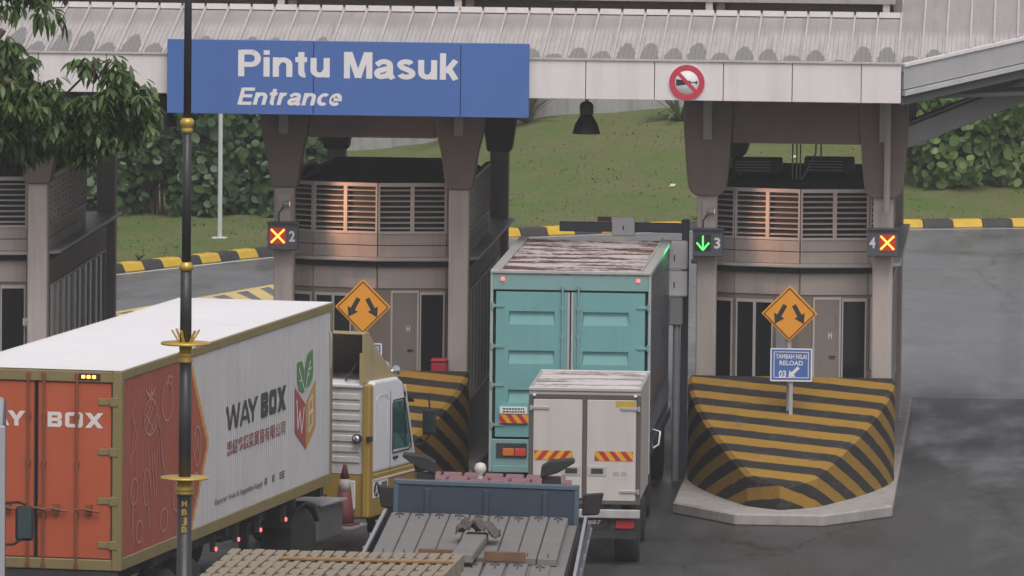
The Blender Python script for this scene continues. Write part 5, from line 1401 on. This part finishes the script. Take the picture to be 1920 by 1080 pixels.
m=MB(); m.smooth=True; m.lathe([(.070,5.82),(.09,5.83),(.092,5.848),(.075,5.853),(.09,5.857),(.09,5.875),(.06,5.97)],20); m.build("gold_cone",GOLD,lp,recalc=True)
m=MB(); m.lathe([(.058,5.972),(.228,5.974),(.232,5.983),(.228,5.993),(.058,5.996)],32); m.build("gold_disc",GOLD,lp,recalc=True)
m=MB(); aV=Vector((.10,-1,0)).normalized(); rt=Vector((1,.10,0)).normalized()
for ch,zz_ in zip("MBJB",(5.715,5.635,5.553,5.468)): m.text(ch,Vector((0,0,zz_))+aV*.0765-rt*.026+rt*.0,(rt.x,rt.y,0),(0,0,1),.05,.058,.02)
m.build("lettering",GOLD,lp)
m=MB(); m.lathe([(.16,0),(.16,.1),(.11,.4),(.075,.45)],16); m.build("base",BPOST,lp,recalc=True)
m=MB(); m.tube([(0,0,11.5),(0,0,12.0),(.3,.5,12.4),(.7,1.1,12.5)],.03,8); m.build("arm",BPOST,lp)
m=MB(); m.box(.6,.95,1.0,1.6,12.42,12.56); m.build("lamp_head",BPOST,lp,bevel=.04)

# ------------------------------------------------------------------ drooping leafy tree at the upper left
tree=thing("drooping_tree","leafy tree with long drooping dark green leaves hanging in at the upper left","tree",(-12.6,84.5,0))
LEAFM=leafmat("drooping_leaf",(.026,.055,.016),(.115,.185,.055),.42)
random.seed(21); lf=MB(); br=MB()
T0=Vector((-12.6,84.5,0))
def lleaf(p,d,L,wd):
    """long pointed leaf bending down along its length"""
    d=d.normalized(); sd_=d.cross(Vector((0,0,1)))
    if sd_.length<.05: sd_=Vector((1,0,0))
    sd_.normalize(); sd_=(sd_+Vector((0,0,random.uniform(-.5,.5)))).normalized(); pts=[];q=p.copy();dd=d.copy()
    for k in range(5):
        pts.append(q.copy()); dd=(dd+Vector((0,0,-.28))).normalized(); q=q+dd*(L/4)
    ws=[.12,.85,1.0,.62,.02]; vs=[]
    for a,wk in zip(pts,ws): n=Vector((0,0,1)); vs+=[a-sd_*wd*wk/2,a+sd_*wd*wk/2+n*0]
    lf.add([v-T0 for v in vs],[(2*k,2*k+1,2*k+3,2*k+2) for k in range(4)])
def spray(c,n,L,out):
    for i in range(n):
        a=random.uniform(0,6.28); d=Vector((math.cos(a),math.sin(a),random.uniform(-.9,.35)))+out*.5
        lleaf(c+Vector((random.gauss(0,.03),random.gauss(0,.03),random.gauss(0,.03))),d,L*random.uniform(.7,1.15),L*.30*random.uniform(.8,1.1))
def poly_in(px,py,P):
    r=False;j=len(P)-1
    for i in range(len(P)):
        (a,b),(c,d)=P[i],P[j]
        if (b>py)!=(d>py) and px<(c-a)*(py-b)/(d-b)+a: r=not r
        j=i
    return r
# the crown as a set of boughs with real depth: outline of each bough taken at its own distance
boughs=[([(-160,40),(0,60),(45,90),(75,130),(120,165),(160,175),(215,180),(265,200),(292,250),(255,265),(235,262),(215,268),(190,290),(150,300),(120,290),(70,280),(40,285),(-20,270),(-160,300)],400,84.6,.9,11),
        ([(-160,-60),(120,-60),(118,12),(100,32),(72,30),(55,18),(10,26),(-160,60)],110,85.4,.7,10),
        ([(130,118),(160,103),(215,108),(252,140),(282,172),(285,205),(230,215),(190,190),(200,150),(165,130),(140,128)],60,84.2,.35,10),
        ([(-160,90),(-20,100),(30,140),(70,190),(120,215),(120,262),(60,300),(-160,300)],190,86.2,.8,10)]
for P,n,Y0,dY,k in boughs:
    c=0
    xs=[p[0] for p in P];ys=[p[1] for p in P]
    while c<n:
        x,y=random.uniform(min(xs),max(xs)),random.uniform(min(ys),max(ys))
        if not poly_in(x,y,P): continue
        c+=1; p=atY(x,y,Y0+random.uniform(-dY,dY)); spray(p,k,.175,Vector((.3,-.3,-.3)))
# hanging tips along the lower edge
for x,y in ((28,285),(48,295),(70,282),(120,285),(140,300),(95,270),(185,285),(200,272),(240,255),(270,250),(295,240),(75,55),(88,62),(118,58),(20,38)):
    p=atY(x,y-22,84.4+random.uniform(-.5,.5))
    for i in range(6): lleaf(p+Vector((random.gauss(0,.05),random.gauss(0,.05),random.gauss(0,.04))),Vector((random.gauss(0,.35),random.gauss(0,.35),-1)),.2,.05)
lf.build("foliage",LEAFM,tree)
def bpath(pts,r0,r1):
    P=[atY(*p)-T0 if len(p)==3 else Vector(p) for p in pts]; n=len(P)
    br=MB(); br.tube(P,[r0+(r1-r0)*i/(n-1) for i in range(n)],7); br.build("branch",BARK,tree)
base=(.15,0,8.2)
bpath([(-160,150,84.5),(-40,140,84.6),(40,160,84.5),(110,190,84.5),(190,215,84.5),(270,245,84.4)],.06,.008)
bpath([(110,190,84.5),(150,150,84.3),(178,112,84.2),(215,118,84.2),(262,160,84.2)],.014,.005)
bpath([(178,112,84.2),(176,155,84.2),(172,185,84.3)],.008,.005)
bpath([(-160,0,85.3),(-20,-10,85.4),(60,5,85.4),(115,20,85.4)],.035,.006)
bpath([(-40,140,84.6),(20,210,84.7),(60,270,84.6)],.025,.006)
bpath([(-160,220,86),(-20,230,86.2),(80,250,86.2)],.04,.008)
m=MB(); m.tube([(0,0,-.05),(.05,0,2.5),(-.1,.1,5.0),(.1,0,7.3),(.5,0,8.6)],[.26,.2,.17,.13,.08],12); m.tube([(-.02,.05,6.0),(.7,.4,8.2),(1.4,.1,9.2),(1.9,.2,9.9)],[.09,.06,.05,.035],8)
m.build("trunk",BARK,tree)
